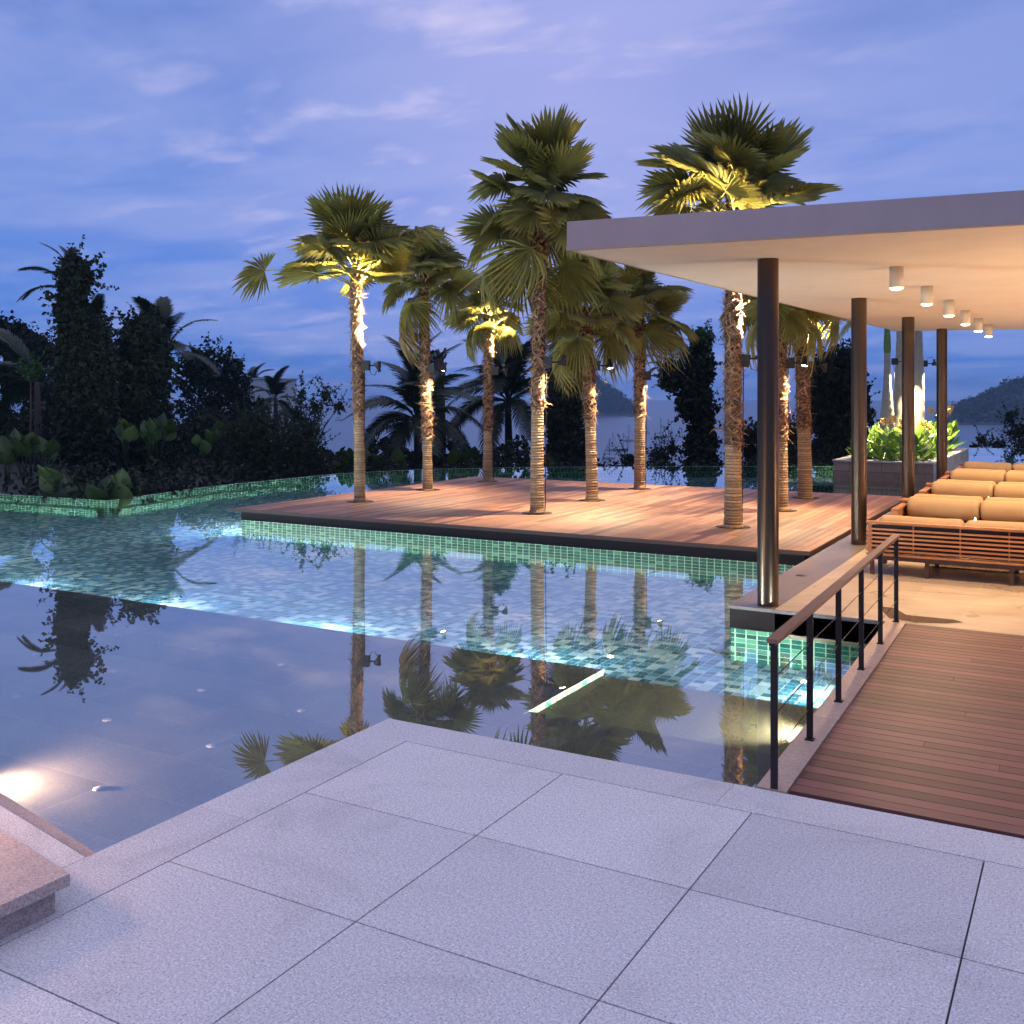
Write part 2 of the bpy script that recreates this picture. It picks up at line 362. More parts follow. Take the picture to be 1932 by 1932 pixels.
def thing(name, label, cat, loc=(0, 0, 0), rz=0, group=None):
    o = link(name, None, None, loc); o.rotation_euler = (0, 0, rz); o.empty_display_size = .2; return tag(o, label, cat, group)
def copy_tree(o, parent=None):
    c = o.copy(); col.objects.link(c); c.parent = parent
    for ch in o.children: copy_tree(ch, c)
    return c
def spot(name, loc, aim, power, size, blend, color, parent=None, rad=.03):
    d = bpy.data.lights.new(name, 'SPOT'); d.energy = power; d.spot_size = R_(size); d.spot_blend = blend; d.color = color; d.shadow_soft_size = rad
    o = link(name, d, parent); o.location = loc
    o.rotation_euler = (-Vector(aim)).normalized().to_track_quat('Z', 'Y').to_euler(); return o
def point(name, loc, power, color, parent=None, rad=.05):
    d = bpy.data.lights.new(name, 'POINT'); d.energy = power; d.color = color; d.shadow_soft_size = rad; o = link(name, d, parent); o.location = loc; return o

WZ = -.25            # water level
ZS, ZD = -.36, -.62  # pool shelf and deeper floor, as they show through the water

# ------------------------------------------------------------------ setting: ground, sea, hills
gb = MB()
def gz(x, y):
    d = x*FX + y*FY; r = x*RX+y*RY
    base = -1.6 - max(0, d-(44 if r > -4 else 64))*(.115 if r > -4 else .15)
    if d > 320: base = -33.5
    if r < -8: base += min(2.2, (-8-r)*.08)*(1 if d < 70 else max(0, 1-(d-70)/80))
    return max(base, -36)
rows = []
for i in range(41):
    d = -30 + (i/40)**2*430
    rows.append([(lambda X, Y: (X, Y, gz(X, Y)))(d*FX+r*RX, d*FY+r*RY) for r in [(-1+2*j/40)*(60+abs(d)*1.0) for j in range(41)]])
gb.grid(rows, .5)
tag(gb.build('ground', 'ground'), kind='structure')
sb = MB(); S = 6000
sb.face([(-S, -S, -30), (S, -S, -30), (S, S, -30), (-S, S, -30)])
tag(sb.build('sea_water', 'sea_water'), kind='structure')

def leaf_quad(mb, p, s, n=None, r=None, asp=.5, droop=0.):
    a = Vector((random.gauss(0, 1), random.gauss(0, 1), random.gauss(0, 1)-droop)).normalized()
    b = a.orthogonal(); b.rotate(Matrix.Rotation(random.random()*2*PI, 3, a)); q = a.cross(b)*.22
    p = Vector(p); r = random.random() if r is None else r
    mb.face([p, p+a*s*.45+b*s*asp*.5+q*s, p+a*s, p+a*s*.5-b*s*asp*.1], r); mb.face([p, p+a*s*.5-b*s*asp*.1, p+a*s, p+a*s*.45-b*s*asp*.5+q*s], r)
def cloud(mb, els, n, s, asp=.5, shell=.55, droop=.5, rosette=0):
    tot = sum(e[3]*e[5] for e in els)
    for e in els:
        k = max(4, int(n*e[3]*e[5]/tot))
        c = Vector(e[:3])
        for _ in range(k):
            d = Vector((random.gauss(0, 1), random.gauss(0, 1), random.gauss(0, 1))).normalized()
            q = shell + (1-shell)*random.random() if random.random() < .75 else random.random()*shell
            q *= 1 + .16*math.sin(d.x*7+e[0])*math.cos(d.z*6+e[1]*2)+random.gauss(0, .04)
            p = c + Vector((d.x*e[3], d.y*e[4], d.z*e[5]))*q
            ss = s*random.uniform(.45, 1.5)
            if rosette:
                r = random.random()
                for _2 in range(rosette): leaf_quad(mb, p, ss, r=r, asp=asp, droop=droop)
            else: leaf_quad(mb, p, ss, asp=asp, droop=droop)

def hill(name, px0, px1, base_y, top, dist, seed, depth=220):
    random.seed(seed); mb = MB(); n = 46; rows = []
    zs = -30
    d0 = FP*(H-zs)/(base_y-HZ)
    for j in range(9):
        row = []
        for i in range(n+1):
            u = i/n; px = px0+(px1-px0)*u; h = (base_y-top(u))*d0/FP
            v = j/8; zz = zs-.5 + h*math.sin(min(1, v*1.6)*PI/2)*(1-.25*max(0, v-.6))
            row.append(pd(px, 745, d0 + v*depth)*1); row[-1].z = zz + random.uniform(-1, 1)*h*.02*(j > 0)
        rows.append(row)
    mb.grid(rows, .5)
    for _ in range(5200):
        j = random.randrange(0, 6); i = random.randrange(n); a = Vector(rows[j][i]).lerp(Vector(rows[j+1][i+1]), random.random())
        a += Vector((random.uniform(-2, 2), random.uniform(-2, 2), random.uniform(-1, 3.5)))
        leaf_quad(mb, a, random.uniform(2.2, 6.0)*d0/1200, asp=.8)
    for _ in range(120):
        i = random.randrange(n); j = random.choice((2, 3, 4, 5, 5, 6)); c = Vector(rows[j][i]); rr = random.uniform(3, 11)*d0/1500
        cloud(mb, [(c.x, c.y, c.z+rr*.35, rr, rr, rr*random.uniform(.7, 1.2))], 60, 3.2*d0/1200, .8)
    o = mb.build(name, 'far_leaf'); rk = MB()
    for i in range(n*2):
        px = px0+(px1-px0)*i/(2*n); p = pd(px, 745, d0-3); q = random.uniform(1, 3)*d0/1200
        rk.box(p.x-q*2.2, p.x+q*2.2, p.y-q, p.y+q, -31, -30+q*.8)
    rk.build('shore_rock', 'rock', o)
    return tag(o, kind='structure')
hill('hill', 1085, 1196, 784, lambda u: 784-61*min(1, max(0, (1-u)*1.55))**.75*(1 if u > .25 else .6+u*1.6)-1, 0, 3, 160)
hill('hill', 1772, 2150, 801, lambda u: 801-6-(78*min(1, u*2.1)**.7)-28*min(1, max(0, u-.2)*1.7), 0, 4, 260)
sp_ = MB()
for i in range(30):
    p = pd(1190+i*1.0, 785, 1500+i*3); sp_.box(p.x-4, p.x+4, p.y-4, p.y+4, -31, -29.2+random.random())
tag(sp_.build('rock_spit', 'rock'), kind='structure')

# ------------------------------------------------------------------ pool
EDGE = [(-34, 16.1), (-25.1, 16.62), (-21.15, 16.92), (-21.9, 21.0), (-21.75, 26.6), (-20.4, 29.6), (-17.7, 32.3), (-14.6, 34.5), (-11.5, 36.4), (-8.1, 38.3), (-6.6, 39.6), (-6.0, 55.0), (14, 58.0)]
SH = [(14, -3), (-34, -3)]
pb = MB(); pb.face([(x, y, WZ) for x, y in EDGE[::-1] + SH[::-1]][::-1])
wo = pb.build('pool_water', 'pool_water'); tag(wo, kind='structure')
if wo.data.polygons[0].normal.z < 0: wo.data.flip_normals()
fb = MB()
_e = [(x, y) for x, y in EDGE[::-1]] + [(-34, 9), (14, 9)]; fb.face([(x, y, ZD) for x, y in _e], .5, _e)
tag(fb.build('pool_floor', 'floor_tile'), kind='structure')
shf = MB(); shf.box(-36, -4.235, -2, 9.235, ZD-.1, ZS); shf.box(-4.235, 14, -2, 7.70, ZD-.1, ZS)
tag(shf.build('pool_shelf', 'pool_stone'), kind='structure')
VS = .125/.052
fw = MB()
fw.face([(-4.225, 7.6, ZD), (-4.225, 9.245, ZD), (-4.225, 9.245, ZS+.004), (-4.225, 7.6, ZS+.004)], .5, [(7.6, ZD*VS), (9.245, ZD*VS), (9.245, ZS*VS), (7.6, ZS*VS)])
fw.face([(-36, 9.245, ZD), (-4.225, 9.245, ZD), (-4.225, 9.245, ZS), (-36, 9.245, ZS)][::-1], .5, [(-36, ZD*VS), (-4.2, ZD*VS), (-4.2, ZS*VS), (-36, ZS*VS)][::-1])
tag(fw.build('shelf_face', 'pale_tile'), kind='structure')
st = MB()
for k in range(4):
    y0 = 7.70+k*.375; st.box(-4.22, -1.6, y0+.001, 9.2-.003*k, ZD-.05, ZS-.055*(k+1)+.004)
tag(st.build('pool_step', 'step_stone'), kind='structure')
rim = MB(); low = MB()
for i in range(len(EDGE)-1):
    a = Vector((*EDGE[i], 0)); b = Vector((*EDGE[i+1], 0)); t_ = (b-a).normalized(); nrm = Vector((-t_.y, t_.x, 0))   # outward
    ln = (b-a).length; u0 = sum((Vector(EDGE[k+1])-Vector(EDGE[k])).length for k in range(i))
    def P(v, off, z): q = v+nrm*off; return (q.x, q.y, z)
    rim.face([P(a, 0, ZD), P(b, 0, ZD), P(b, 0, WZ+.003), P(a, 0, WZ+.003)], .5, [(u0, ZD*VS), (u0+ln, ZD*VS), (u0+ln, WZ*VS), (u0, WZ*VS)])
    rim.face([P(a, -.35, -.44), P(b, -.35, -.44), P(b, -.002, -.44), P(a, -.002, -.44)], .5, [(u0, 0), (u0+ln, 0), (u0+ln, .35), (u0, .35)])
    rim.face([P(a, -.35, ZD), P(b, -.35, ZD), P(b, -.35, -.44), P(a, -.35, -.44)], .5, [(u0, ZD*VS), (u0+ln, ZD*VS), (u0+ln, -.44*VS), (u0, -.44*VS)])
    low.face([P(a, 0, WZ+.004), P(b, 0, WZ+.004), P(b, .14, WZ+.001), P(a, .14, WZ+.001)], .2)
    low.face([P(a, .14, WZ+.001), P(b, .14, WZ+.001), P(b, .14, -4), P(a, .14, -4)], .2)
tag(rim.build('pool_wall', 'wall_tile'), kind='structure')
tag(low.build('pool_rim', 'granite_joint'), kind='structure')

# ------------------------------------------------------------------ terrace
tb = MB(); jb = MB(); J = .0045
def slab(mb, poly, z0, z1): mb.prism(poly, z0, z1)
c0 = at(155.7, 1614.8); c1_ = at(0, 1520); dl = (c1_-c0).normalized(); cL = c0+dl*9
bl = [(-4.48, 3.46), (cL.x, cL.y), (cL.x-2, cL.y-6), (-4.48, -3)]
XB, YB = -4.08, 5.69
slab(tb, [(-4.48, 3.46), (-4.48, -3), (XB-J, -3), (XB-J, 3.62-J), (XB-J, YB+J), (XB-J, 5.0), (-4.48, 5.0)][:0] or [(-4.48, -3), (XB-J, -3), (XB-J, 4.2), (-4.48, 4.2)], -.9, 0)
slab(tb, [(-4.48, 4.2+.003), (XB-J, 4.2+.003), (XB-J, YB+J), (XB-J, YB+J), (-4.48, 6.03)], -.9, 0)
slab(tb, [(-4.479, 6.032), (XB-J, YB+J), (-1.9, YB+J), (-1.9, 6.06)], -.9, 0)
slab(tb, [(-1.897, 6.06), (-1.897, YB+J), (9, YB+J), (9, 6.16)], -.9, 0)
tb.prism([(-4.484, 3.45), (cL.x, cL.y), (cL.x-3, cL.y-7), (-4.484, -3)], -.9, 0)
xs = [-4.08+1.2*k for k in range(12)]; ys = [YB-1.03*k for k in range(9)]
for i in range(11):
    for k in range(8):
        tb.box(xs[i]+J, xs[i+1]-J, ys[k+1]+J, ys[k]-J, -.06, 0)
to = tb.build('terrace_paving', 'granite'); bev(to, .003, 1); tag(to, kind='structure')
jb.box(-4.47, 9, -3, 6.02, -.8, -.012); tag(jb.build('terrace_joint', 'granite_joint'), kind='structure')
# low wet ledge in the pool corner under the coping
lg = MB(); e0 = at(177, 1605.7, -.19); e1 = at(0, 1494.3, -.19); de = (e1-e0).normalized(); eL = e0+de*9; e0 = e0-de*.6
lg.prism([(e0.x, e0.y), (eL.x, eL.y), (cL.x-1, cL.y-1), (-4.47, 2.5)], -.85, -.19); bev(lg.build('pool_ledge', 'granite_warm'), .01); tag(bpy.data.objects['pool_ledge'], kind='structure')
# stone plinth with overhanging slab
pz = .175; q0 = at(132, 1648, pz); q1 = at(0, 1563, pz); q2 = at(0, 1708.6, pz)
d1 = (q1-q0).normalized(); d2 = (q2-q0).normalized()
def para(a, u, v, lu, lv): return [(a.x, a.y), ((a+u*lu).x, (a+u*lu).y), ((a+u*lu+v*lv).x, (a+u*lu+v*lv).y), ((a+v*lv).x, (a+v*lv).y)]
pl = thing('stone_plinth', 'low pinkish granite plinth with overhanging slab in the terrace corner by the water', 'plinth', (q0.x, q0.y, 0))
m_ = MB(); pp = para(q0, d1, d2, 7, 4); m_.prism([(x-q0.x, y-q0.y) for x, y in pp], pz-.055, pz); bev(m_.build('slab', 'granite_warm', pl), .006)
m_ = MB(); qi = q0+d1*.05+d2*.05; pp = para(qi, d1, d2, 6.8, 3.8); m_.prism([(x-q0.x, y-q0.y) for x, y in pp], 0, pz-.056); m_.build('base', 'granite_warm', pl)
# round metal studs on the shelf floor
S0 = MB(); S0.lathe([(0, .012), (.034, .011), (.042, .006), (.044, 0)], 16); sm_ = S0.mesh('floor_stud', 'stud_metal')
for i, (px, py) in enumerate([(30, 1315.7), (64, 1235.7), (92, 1175), (213, 1267), (222, 1199), (368, 1225), (381, 1302), (202.7, 1358.4), (531, 1254), (570, 1341), (400, 1407), (187, 1488.5)]):
    p = at(px, py, ZS)
    tag(link('floor_stud', sm_, None, p), 'round metal stud on the submerged stone floor, '+['near the photo edge above the warm glow', 'at the photo edge under the reflected tree', 'beside the reflected tree top, landward side', 'right under the reflected tree top', 'seaward of the reflected tree, high row', 'in the middle of the shelf, high row', 'in the middle of the shelf, middle row', 'in the middle row above the glow', 'closest to the mosaic tile edge', 'by the reflected first palm trunk', 'closest to the terrace coping', 'standing in the warm glow'][i], 'floor stud', 'round studs on the submerged stone floor')

# ------------------------------------------------------------------ timber island
isl = MB(); X0, X1, Y0, Y1 = -15.6, -3.72, 15.62, 25.2
def dx1(y): return X1 - .0
bw = .145; x = X0; random.seed(11)
while x < X1-.01:
    xe = min(x+bw, X1); y = Y0 - 0.0; first = True
    while y < Y1:
        ln = random.choice([1.8, 2.4, 3.0, 3.6]) if not first else random.uniform(.8, 3.4); first = False
        ye = min(y+ln, Y1); isl.box(x+.004, xe-.004, y+.002, ye-.002, -.035, 0, random.random()); y = ye
    x = xe
dk = isl.build('wooden_deck', 'deck_wood'); tag(dk, 'square brown timber deck island carrying nine fan palms in the pool', 'deck')
m_ = MB(); m_.box(X0-.01, X1+.01, Y0-.012, Y0-.001, -.065, -.002); m_.box(X0-.012, X0-.001, Y0, Y1, -.065, -.002); m_.box(X1+.001, X1+.012, Y0, Y1, -.065, -.002); m_.build('edge_board', 'edge_wood', dk)
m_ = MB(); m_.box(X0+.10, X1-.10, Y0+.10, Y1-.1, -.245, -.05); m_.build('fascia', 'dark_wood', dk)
m_ = MB(); m_.box(X0+.11, X1-.11, Y0+.11, Y1-.11, ZD, -.246, uvs=VS); m_.build('base', 'wall_tile', dk)
TR = dict(A=(679, 950), B=(807, 928), C=(920, 912), D=(1013, 972), E=(1117, 948), F=(1207, 926), G=(1383, 998), H=(1475, 967), I=(1519, 943))
for k, (px, py) in TR.items():
    p = at(px, py-4); m_ = MB(); m_.lathe([(0.001, .002), (.31, .002), (.31, -.02)], 28, (p.x, p.y, .001)); m_.build('tree_pit', 'soil', dk)

# ------------------------------------------------------------------ fan palms
def fan_leaf(seed, Lp=1.0, Rb=.85, spread=140, nseg=38, droop=.25, cup=.18, sag=.25, pitch=0.):
    random.seed(seed); mb = MB()
    N = 8; pts = [Vector((Lp*i/N, 0, Lp*.10*math.sin(PI*i/N)-sag*Lp*(i/N)**2*.5)) for i in range(N+1)]
    mb.tube(pts, [.022-.012*i/N for i in range(N+1)], 5, .5, 1)
    hub = pts[-1]; fw_ = (pts[-1]-pts[-2]).normalized(); lat = Vector((0, 1, 0)); fw_.rotate(Matrix.Rotation(pitch, 3, 'Y')); up = fw_.cross(lat).normalized()
    if up.z < 0: up = -up
    a0 = R_(spread)
    for i in range(nseg):
        th = -a0+2*a0*(i+.5)/nseg; hw = a0/nseg
        Rr = Rb*(1-.28*(abs(th)/a0)**1.6)*random.uniform(.93, 1.05); rs = Rr*random.uniform(.44, .54)
        rn = .35+.3*random.random(); dr = droop*random.uniform(.6, 1.4)
        def P(ang, q, fold):
            e = fw_*math.cos(ang)+lat*math.sin(ang); k = q/Rb
            z = cup*abs(math.sin(ang))*q + fold*q*.085 - dr*k**2.6*Rb
            rad = q*(1-.10*dr*k*k)
            return hub + e*rad + up*z + Vector((0, 0, -dr*.5*k**3*Rb))
        f0 = 1; c_0 = P(th, rs*.08, 0); 
        l1, c1q, r1 = P(th-hw, rs, -f0), P(th, rs, f0), P(th+hw, rs, -f0)
        l2, c2q, r2 = P(th-hw*.55, rs+(Rr-rs)*.5, -.6), P(th+random.uniform(-.02, .02), rs+(Rr-rs)*.5, .6), P(th+hw*.55, rs+(Rr-rs)*.5, -.6)
        tp = P(th+random.uniform(-.05, .05), Rr, 0)
        h0 = hub
        for q in ([h0, l1, c1q], [h0, c1q, r1], [l1, l2, c2q, c1q], [c1q, c2q, r2, r1], [l2, tp, c2q], [c2q, tp, r2]): mb.face(q, rn)
    return mb
LP = [(101, .80, .92, 150, 40, .05, .28, .05, .0), (102, .90, .88, 155, 42, .10, .22, .15, .15), (103, .90, .86, 160, 42, .22, .12, .25, .35), (104, .8, .85, 135, 34, .8, -.2, .5, .4),
      (105, .85, .95, 158, 44, .08, .22, .1, -.25), (107, .8, .90, 160, 44, .18, .15, .15, .75)]
LEAF = [fan_leaf(*a).mesh('frond', ['fan_leaf', 'petiole']) for a in LP] + [fan_leaf(106, .8, .7, 120, 26, 1.2, -.4, .9).mesh('dead_frond', ['dead_leaf', 'petiole'])]
def mat_dir(loc, az, el, roll=0, s=1):
    return Matrix.Translation(loc) @ Matrix.Rotation(az, 4, 'Z') @ Matrix.Rotation(-el, 4, 'Y') @ Matrix.Rotation(roll, 4, 'X') @ Matrix.Diagonal((s, s, s, 1))
def ring_trunk(mb, h0, h1, r0, r1, ax, n=20, step=.05, amp=.06, mi=0):
    rows = []; rl = []; z = h0
    while z < h1:
        st_ = step*random.uniform(.75, 1.3); tilt = random.uniform(-.012, .012); ph = random.random()*6.28; tone = random.uniform(.5, 1.0)
        for f, q, t_ in ((0, 1-amp*.5, .0), (.14, 1+amp*.35, tone), (.82, 1+amp*.5, tone*.9)):
            zz = z+st_*f; u = (zz-h0)/(h1-h0); c = ax(zz); r = (r0+(r1-r0)*u)*q*random.uniform(.985, 1.015)*(1.13 if u < .03 and h0 == 0 else 1)
            rows.append([(c.x+r*math.cos(2*PI*j/n)*random.uniform(.985, 1.015), c.y+r*math.sin(2*PI*j/n)*random.uniform(.99, 1.01), zz+tilt*math.cos(2*PI*j/n+ph)) for j in range(n)]); rl.append(t_)
        z += st_
    mb.grid(rows, .5, True, mi, True, True, rl[:-1]+[0])
def strip(mb, c, ang, z, r, ln, wd, el, curl, tw=0):
    o = Vector((math.cos(ang), math.sin(ang), 0)); t = Vector((-o.y, o.x, 0)); p = c + o*r + Vector((0, 0, z)); d = (o*math.cos(el)+Vector((0, 0, 1))*math.sin(el)+t*tw).normalized()
    rows = []; N = 4; wv = t.lerp(Vector((0, 0, 1)), random.random()*.5).normalized()
    for i in range(N+1):
        u = i/N; ww = wd*(1-u*.85); rows.append([p-wv*ww/2, p+wv*ww/2]); p = p+d*ln/N; d = (d+Vector((0, 0, -1))*curl+t*tw*.4 - o*.25*u).normalized()
    mb.grid(rows, random.random(), sm=False)
def hug(mb, ax, ang, z, r, ln, wd, dr_, lift):
    N = 5; rows = []
    for i in range(N+1):
        u = i/N; c = ax(z); q = r + .010 + lift*u**2 + .006*math.sin(u*5+ang); o = Vector((math.cos(ang), math.sin(ang), 0)); t = Vector((-o.y, o.x, 0))
        wv = (t*-math.sin(dr_)+Vector((0, 0, 1))*math.cos(dr_)+o*.35)*wd*(1-u*.75)/2; p = c+o*q+Vector((0, 0, z)); rows.append([p-wv, p+wv])
        ang += ln/N*math.cos(dr_)/q; z += ln/N*math.sin(dr_)
    mb.grid(rows, random.random(), sm=False)
PAL = {  # key: top z of the trunk, crown centre z, crown scale, trunk radius, ring height, lean in camera x, number of fronds
 'A': (4.75, 5.60, 1.04, .125, 1.9, -.10, 28), 'B': (5.1, 5.4, .86, .125, 1.35, -.12, 24), 'C': (4.35, 4.75, .86, .13, 1.4, .03, 26),
 'D': (5.7, 6.1, 1.06, .135, 2.15, .06, 34), 'E': (3.95, 4.55, .92, .13, 1.85, -.14, 26), 'F': (4.1, 4.85, .90, .14, 1.9, .0, 26),
 'G': (5.5, 5.9, 1.10, .155, 1.5, .0, 28), 'H': (4.1, 4.4, .86, .13, 1.6, -.05, 22), 'I': (4.35, 4.6, .86, .16, 1.6, -.12, 22)}
PLAB = {
 'A': 'fan palm with white-hot uplit trunk top and one lone frond reaching far out',
 'B': 'fan palm lit on its middle trunk, between the lone-frond palm and short uplit one',
 'C': 'short fan palm with an uplit crown, hidden partly behind the tallest leafy one',
 'D': 'tall fan palm with unlit olive crown of stacked fronds and a downlit trunk',
 'E': 'fan palm with hanging dark fronds and a lamp glowing out over open sea beside it',
 'F': 'downlit fan palm at the deck rear with yachts to both sides of its trunk',
 'G': 'thick shaggy fan palm at the deck front whose lit crown rises above the pavilion roof',
 'H': 'fan palm almost hidden by the first bronze roof column',
 'I': 'stout shaggy fan palm at the deck rear corner between two bronze roof columns'}
EM = dict(A=24, B=6, C=20, D=8, E=2, F=2, G=18, H=4, I=8)
MODE = {'A': 1, 'B': -1, 'C': 1, 'D': -1, 'E': -1, 'F': -1, 'G': 1, 'H': -1, 'I': 1}
RV = Vector((RX, RY, 0)); FV = Vector((FX, FY, 0))
def lamp_head(parent, loc, aim, on=True):
    q = Vector(aim).normalized().to_track_quat('Z', 'Y').to_matrix().to_4x4(); M = Matrix.Translation(loc) @ q
    hb = MB(); hb.grid([[M @ Vector((r*math.cos(2*PI*k/14), r*math.sin(2*PI*k/14), z)) for k in range(14)] for r, z in ((.001, -.15), (.035, -.15), (.04, -.07), (.055, -.06), (.085, .06), (.085, .07), (.075, .07), (.07, .03))], .5, True)
    hd = hb.build('lamp_head', 'black_metal', parent)
    if on:
        lb = MB(); lb.grid([[M @ Vector((r*math.cos(2*PI*k/14), r*math.sin(2*PI*k/14), .050)) for k in range(14)] for r in (.001, .074)], .5, True); lb.build('lens', 'lens', hd)
    return hd
def floodlight(label, base, side, rt, aim, power, size, group='floodlights strapped to the palm trunks', tilt=0., reach=.30, blend=.35, boxs=.11):
    t = thing('floodlight', label, 'floodlight', base, 0, group)
    s = Vector(side).normalized(); up = Vector((0, 0, 1)); f = s.cross(up)
    M = Matrix(((s.x, f.x, 0, 0), (s.y, f.y, 0, 0), (0, 0, 1, 0), (0, 0, 0, 1))) @ Matrix.Rotation(tilt, 4, 'Y')
    m = MB(); m.box(rt, rt+.17, -.09, .09, -boxs, boxs, M=M); bev(m.build('control_box', 'black_metal', t), .01)
    m = MB(); m.tube([s*(rt+.16), s*(rt+reach)], .018, 8); m.build('arm', 'black_metal', t)
    m = MB(); cu = -1 if aim[2] > 0 else 1; m.tube([s*(rt+.17)+up*.07*cu, s*(rt+.2)+up*.19*cu, s*(rt+reach-.04)+up*.22*cu, s*(rt+reach)+up*.12*cu], .008, 6); m.build('cable', 'black_metal', t)
    hp = s*(rt+reach+.03); a = Vector(aim).normalized(); lamp_head(t, hp, a)
    spot('floodlight_bulb', hp+a*.066, a, power, size, blend, WARM, t, .012)
    m = MB(); m.tube([s*(rt+.05), s*(rt+.06)-up*.3, s*(rt+.035)-up*(base.z-.05)], .010, 6); m.build('power_cable', 'black_metal', t)
    return t
for key, (px, py) in TR.items():
    random.seed(ord(key)*13)
    zt, zc, cs, tr, zr, lean, nf = PAL[key]
    b = at(px, py-3); root = thing('fan_palm', PLAB[key], 'palm', b, 0, 'fan palms growing through the timber deck')
    def ax(z, lean=lean, zt=zt): return RV*(lean*(z/zt)**1.5)
    m = MB(); ring_trunk(m, 0, zr, tr*1.02, tr*.88, ax, amp=.085, step=.052); tk = m.build('trunk', 'palm_bark', root)
    m = MB(); ring_trunk(m, zr-.03, zt+.35, tr*.93, tr*.80, ax, amp=.10, step=.11, n=14, mi=1)
    for _ in range(int(260*(zt-zr))):
        z = random.uniform(zr, zt+.2); a = random.random()*2*PI; sg = random.choice((1, -1))
        if random.random() < .45: hug(m, ax, a, z, tr*.86, random.uniform(.12, .30), random.uniform(.03, .07), sg*random.uniform(.5, 1.4) if random.random() < .7 else PI+.6, random.choice((.015, .03, .045, .07)))
        else: hug(m, ax, a, z, tr*.90, random.uniform(.15, .42), random.uniform(.008, .022), random.uniform(-1.3, 1.3)+(PI if sg < 0 else 0), random.choice((.015, .03, .05, .08, .16)))
    for _ in range(3 if key in 'GD' else 0): z = random.uniform(zr-.15, zr+.4); strip(m, ax(z), random.random()*6.28, z, tr*.9, random.uniform(.25, .4), random.uniform(.05, .09), random.uniform(.1, .9), .5, random.uniform(-.6, .6))
    m.build('fibre', ['palm_fibre', 'fibre_core'], tk)
    for k in range(nf):
        u = k/(nf-1); az = k*2.39996+random.uniform(-.25, .25); z = zt+.30-(.35 if key in 'AG' else .7)*u*cs + (zc-zt-.35)*.9*(1-u)
        if key == 'D': z += .75*(1-u)-.15
        el = R_(85-(85-EM[key])*u**.8 + random.uniform(-9, 9))
        if el < R_(16) and abs((az-YAW+PI) % (2*PI)-PI) < .75: el = R_(random.uniform(14, 24))
        idx = random.choice([0, 4, 4]) if u < .3 else random.choice([0, 1, 4, 1, 2]) if key in 'AG' else random.choice([1, 4, 2, 5]) if u < .65 else random.choice([2, 1, 5]) if u < .88 else 3
        lf = link('frond', LEAF[idx], root, mat=mat_dir(ax(z)+Vector((0, 0, z)), az, el, random.uniform(-1.0, 1.0), cs*random.uniform(.80, 1.05)*(.8 if u < .12 else 1)))
    if key in 'BDE':
        for q in range(1 if key != 'B' else 2):
            lf = link('frond', LEAF[6 if key == 'B' else 3], root, mat=mat_dir(ax(zt)+Vector((0, 0, zt-.35-.25*q)), YAW+PI*(.9 if key == 'B' else (.62+.3*q)), R_(-18), .2, cs))
            if key == 'B': lf['label'] = 'dry pale drooping frond'
    if key == 'A':
        LA = fan_leaf(210, 1.75, .72, 110, 26, .35, .0, .45).mesh('frond', ['fan_leaf', 'petiole'])
        link('frond', LA, root, mat=mat_dir(ax(4.9)+Vector((0, 0, 4.75)), YAW+PI+.10, R_(17), .9, 1.1))
        LB = fan_leaf(211, 1.7, .85, 150, 36, .45, .1, .1).mesh('frond', ['fan_leaf', 'petiole'])
        link('frond', LB, root, mat=mat_dir(ax(4.9)+Vector((0, 0, 4.8)), YAW-.15, R_(42), -.2, 1))
    # floodlight
    zf = 3.02 if key not in 'F' else 2.85
    up = MODE[key] > 0; side = (RV + FV*(-.10 if key not in 'B' else -.35)).normalized()
    FL = {'A': 'dark floodlight pointing up on the lone-frond palm', 'B': 'glowing floodlight pointing down on the second palm of the row starting at the lone-frond palm',
          'C': 'floodlight pointing up on the short palm with the uplit crown', 'D': 'floodlight pointing down on the tall olive-crowned palm', 'E': 'floodlight seen in profile with glowing lens over the sea and the small island',
          'F': 'floodlight pointing down beside the vine-covered tree, on the palm among the yachts', 'G': 'tilted box floodlight pointing up on the thick shaggy palm', 'H': 'floodlight glowing just past the first bronze column',
          'I': 'floodlight pointing up on the stout palm between two bronze columns'}[key]
    base = b + ax(zf) + Vector((0, 0, zf))
    if up: aim = Vector((0, 0, 1)) - side*.25; pw, szz = (11000 if key in 'AGC' else 7000), 66; bl = 1.
    else: bl = .9; aim = Vector((0, 0, -1)) - side*.24 + (side*.32 if key == 'E' else Vector()) + (-FV*.25 if key in 'BEH' else Vector()); pw, szz = 1400, 108
    floodlight(FL, base, side, tr*.8, aim, pw, szz, tilt=(.18 if key == 'G' else 0), reach=.33 if up else .36, blend=bl)

# ------------------------------------------------------------------ pavilion: floor, walk, columns, roof
fl = MB(); fl.prism([(-3.05, 11.20), (14, 11.20), (14, 28.5), (-3.05, 28.5)], -.3, 0)
tag(fl.build('lounge_floor', 'limestone'), kind='structure')
bd = MB(); bd.box(-3.58, -3.052, 11.18, 28.5, -.035, 0); bd.box(-3.05, -1.88, 11.17, 11.198, -.035, 0); tag(bev(bd.build('floor_border', 'border_stone'), .004, 1), kind='structure')
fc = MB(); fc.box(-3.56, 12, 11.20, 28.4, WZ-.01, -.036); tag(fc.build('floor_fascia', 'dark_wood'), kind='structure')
ft = MB(); ft.box(-3.55, 12, 11.21, 28.39, ZD, WZ-.012, uvs=VS); tag(ft.build('floor_base', 'wall_tile'), kind='structure')
wk = MB(); n = 42; yw0, yw1 = 6.12, 11.19; random.seed(5)
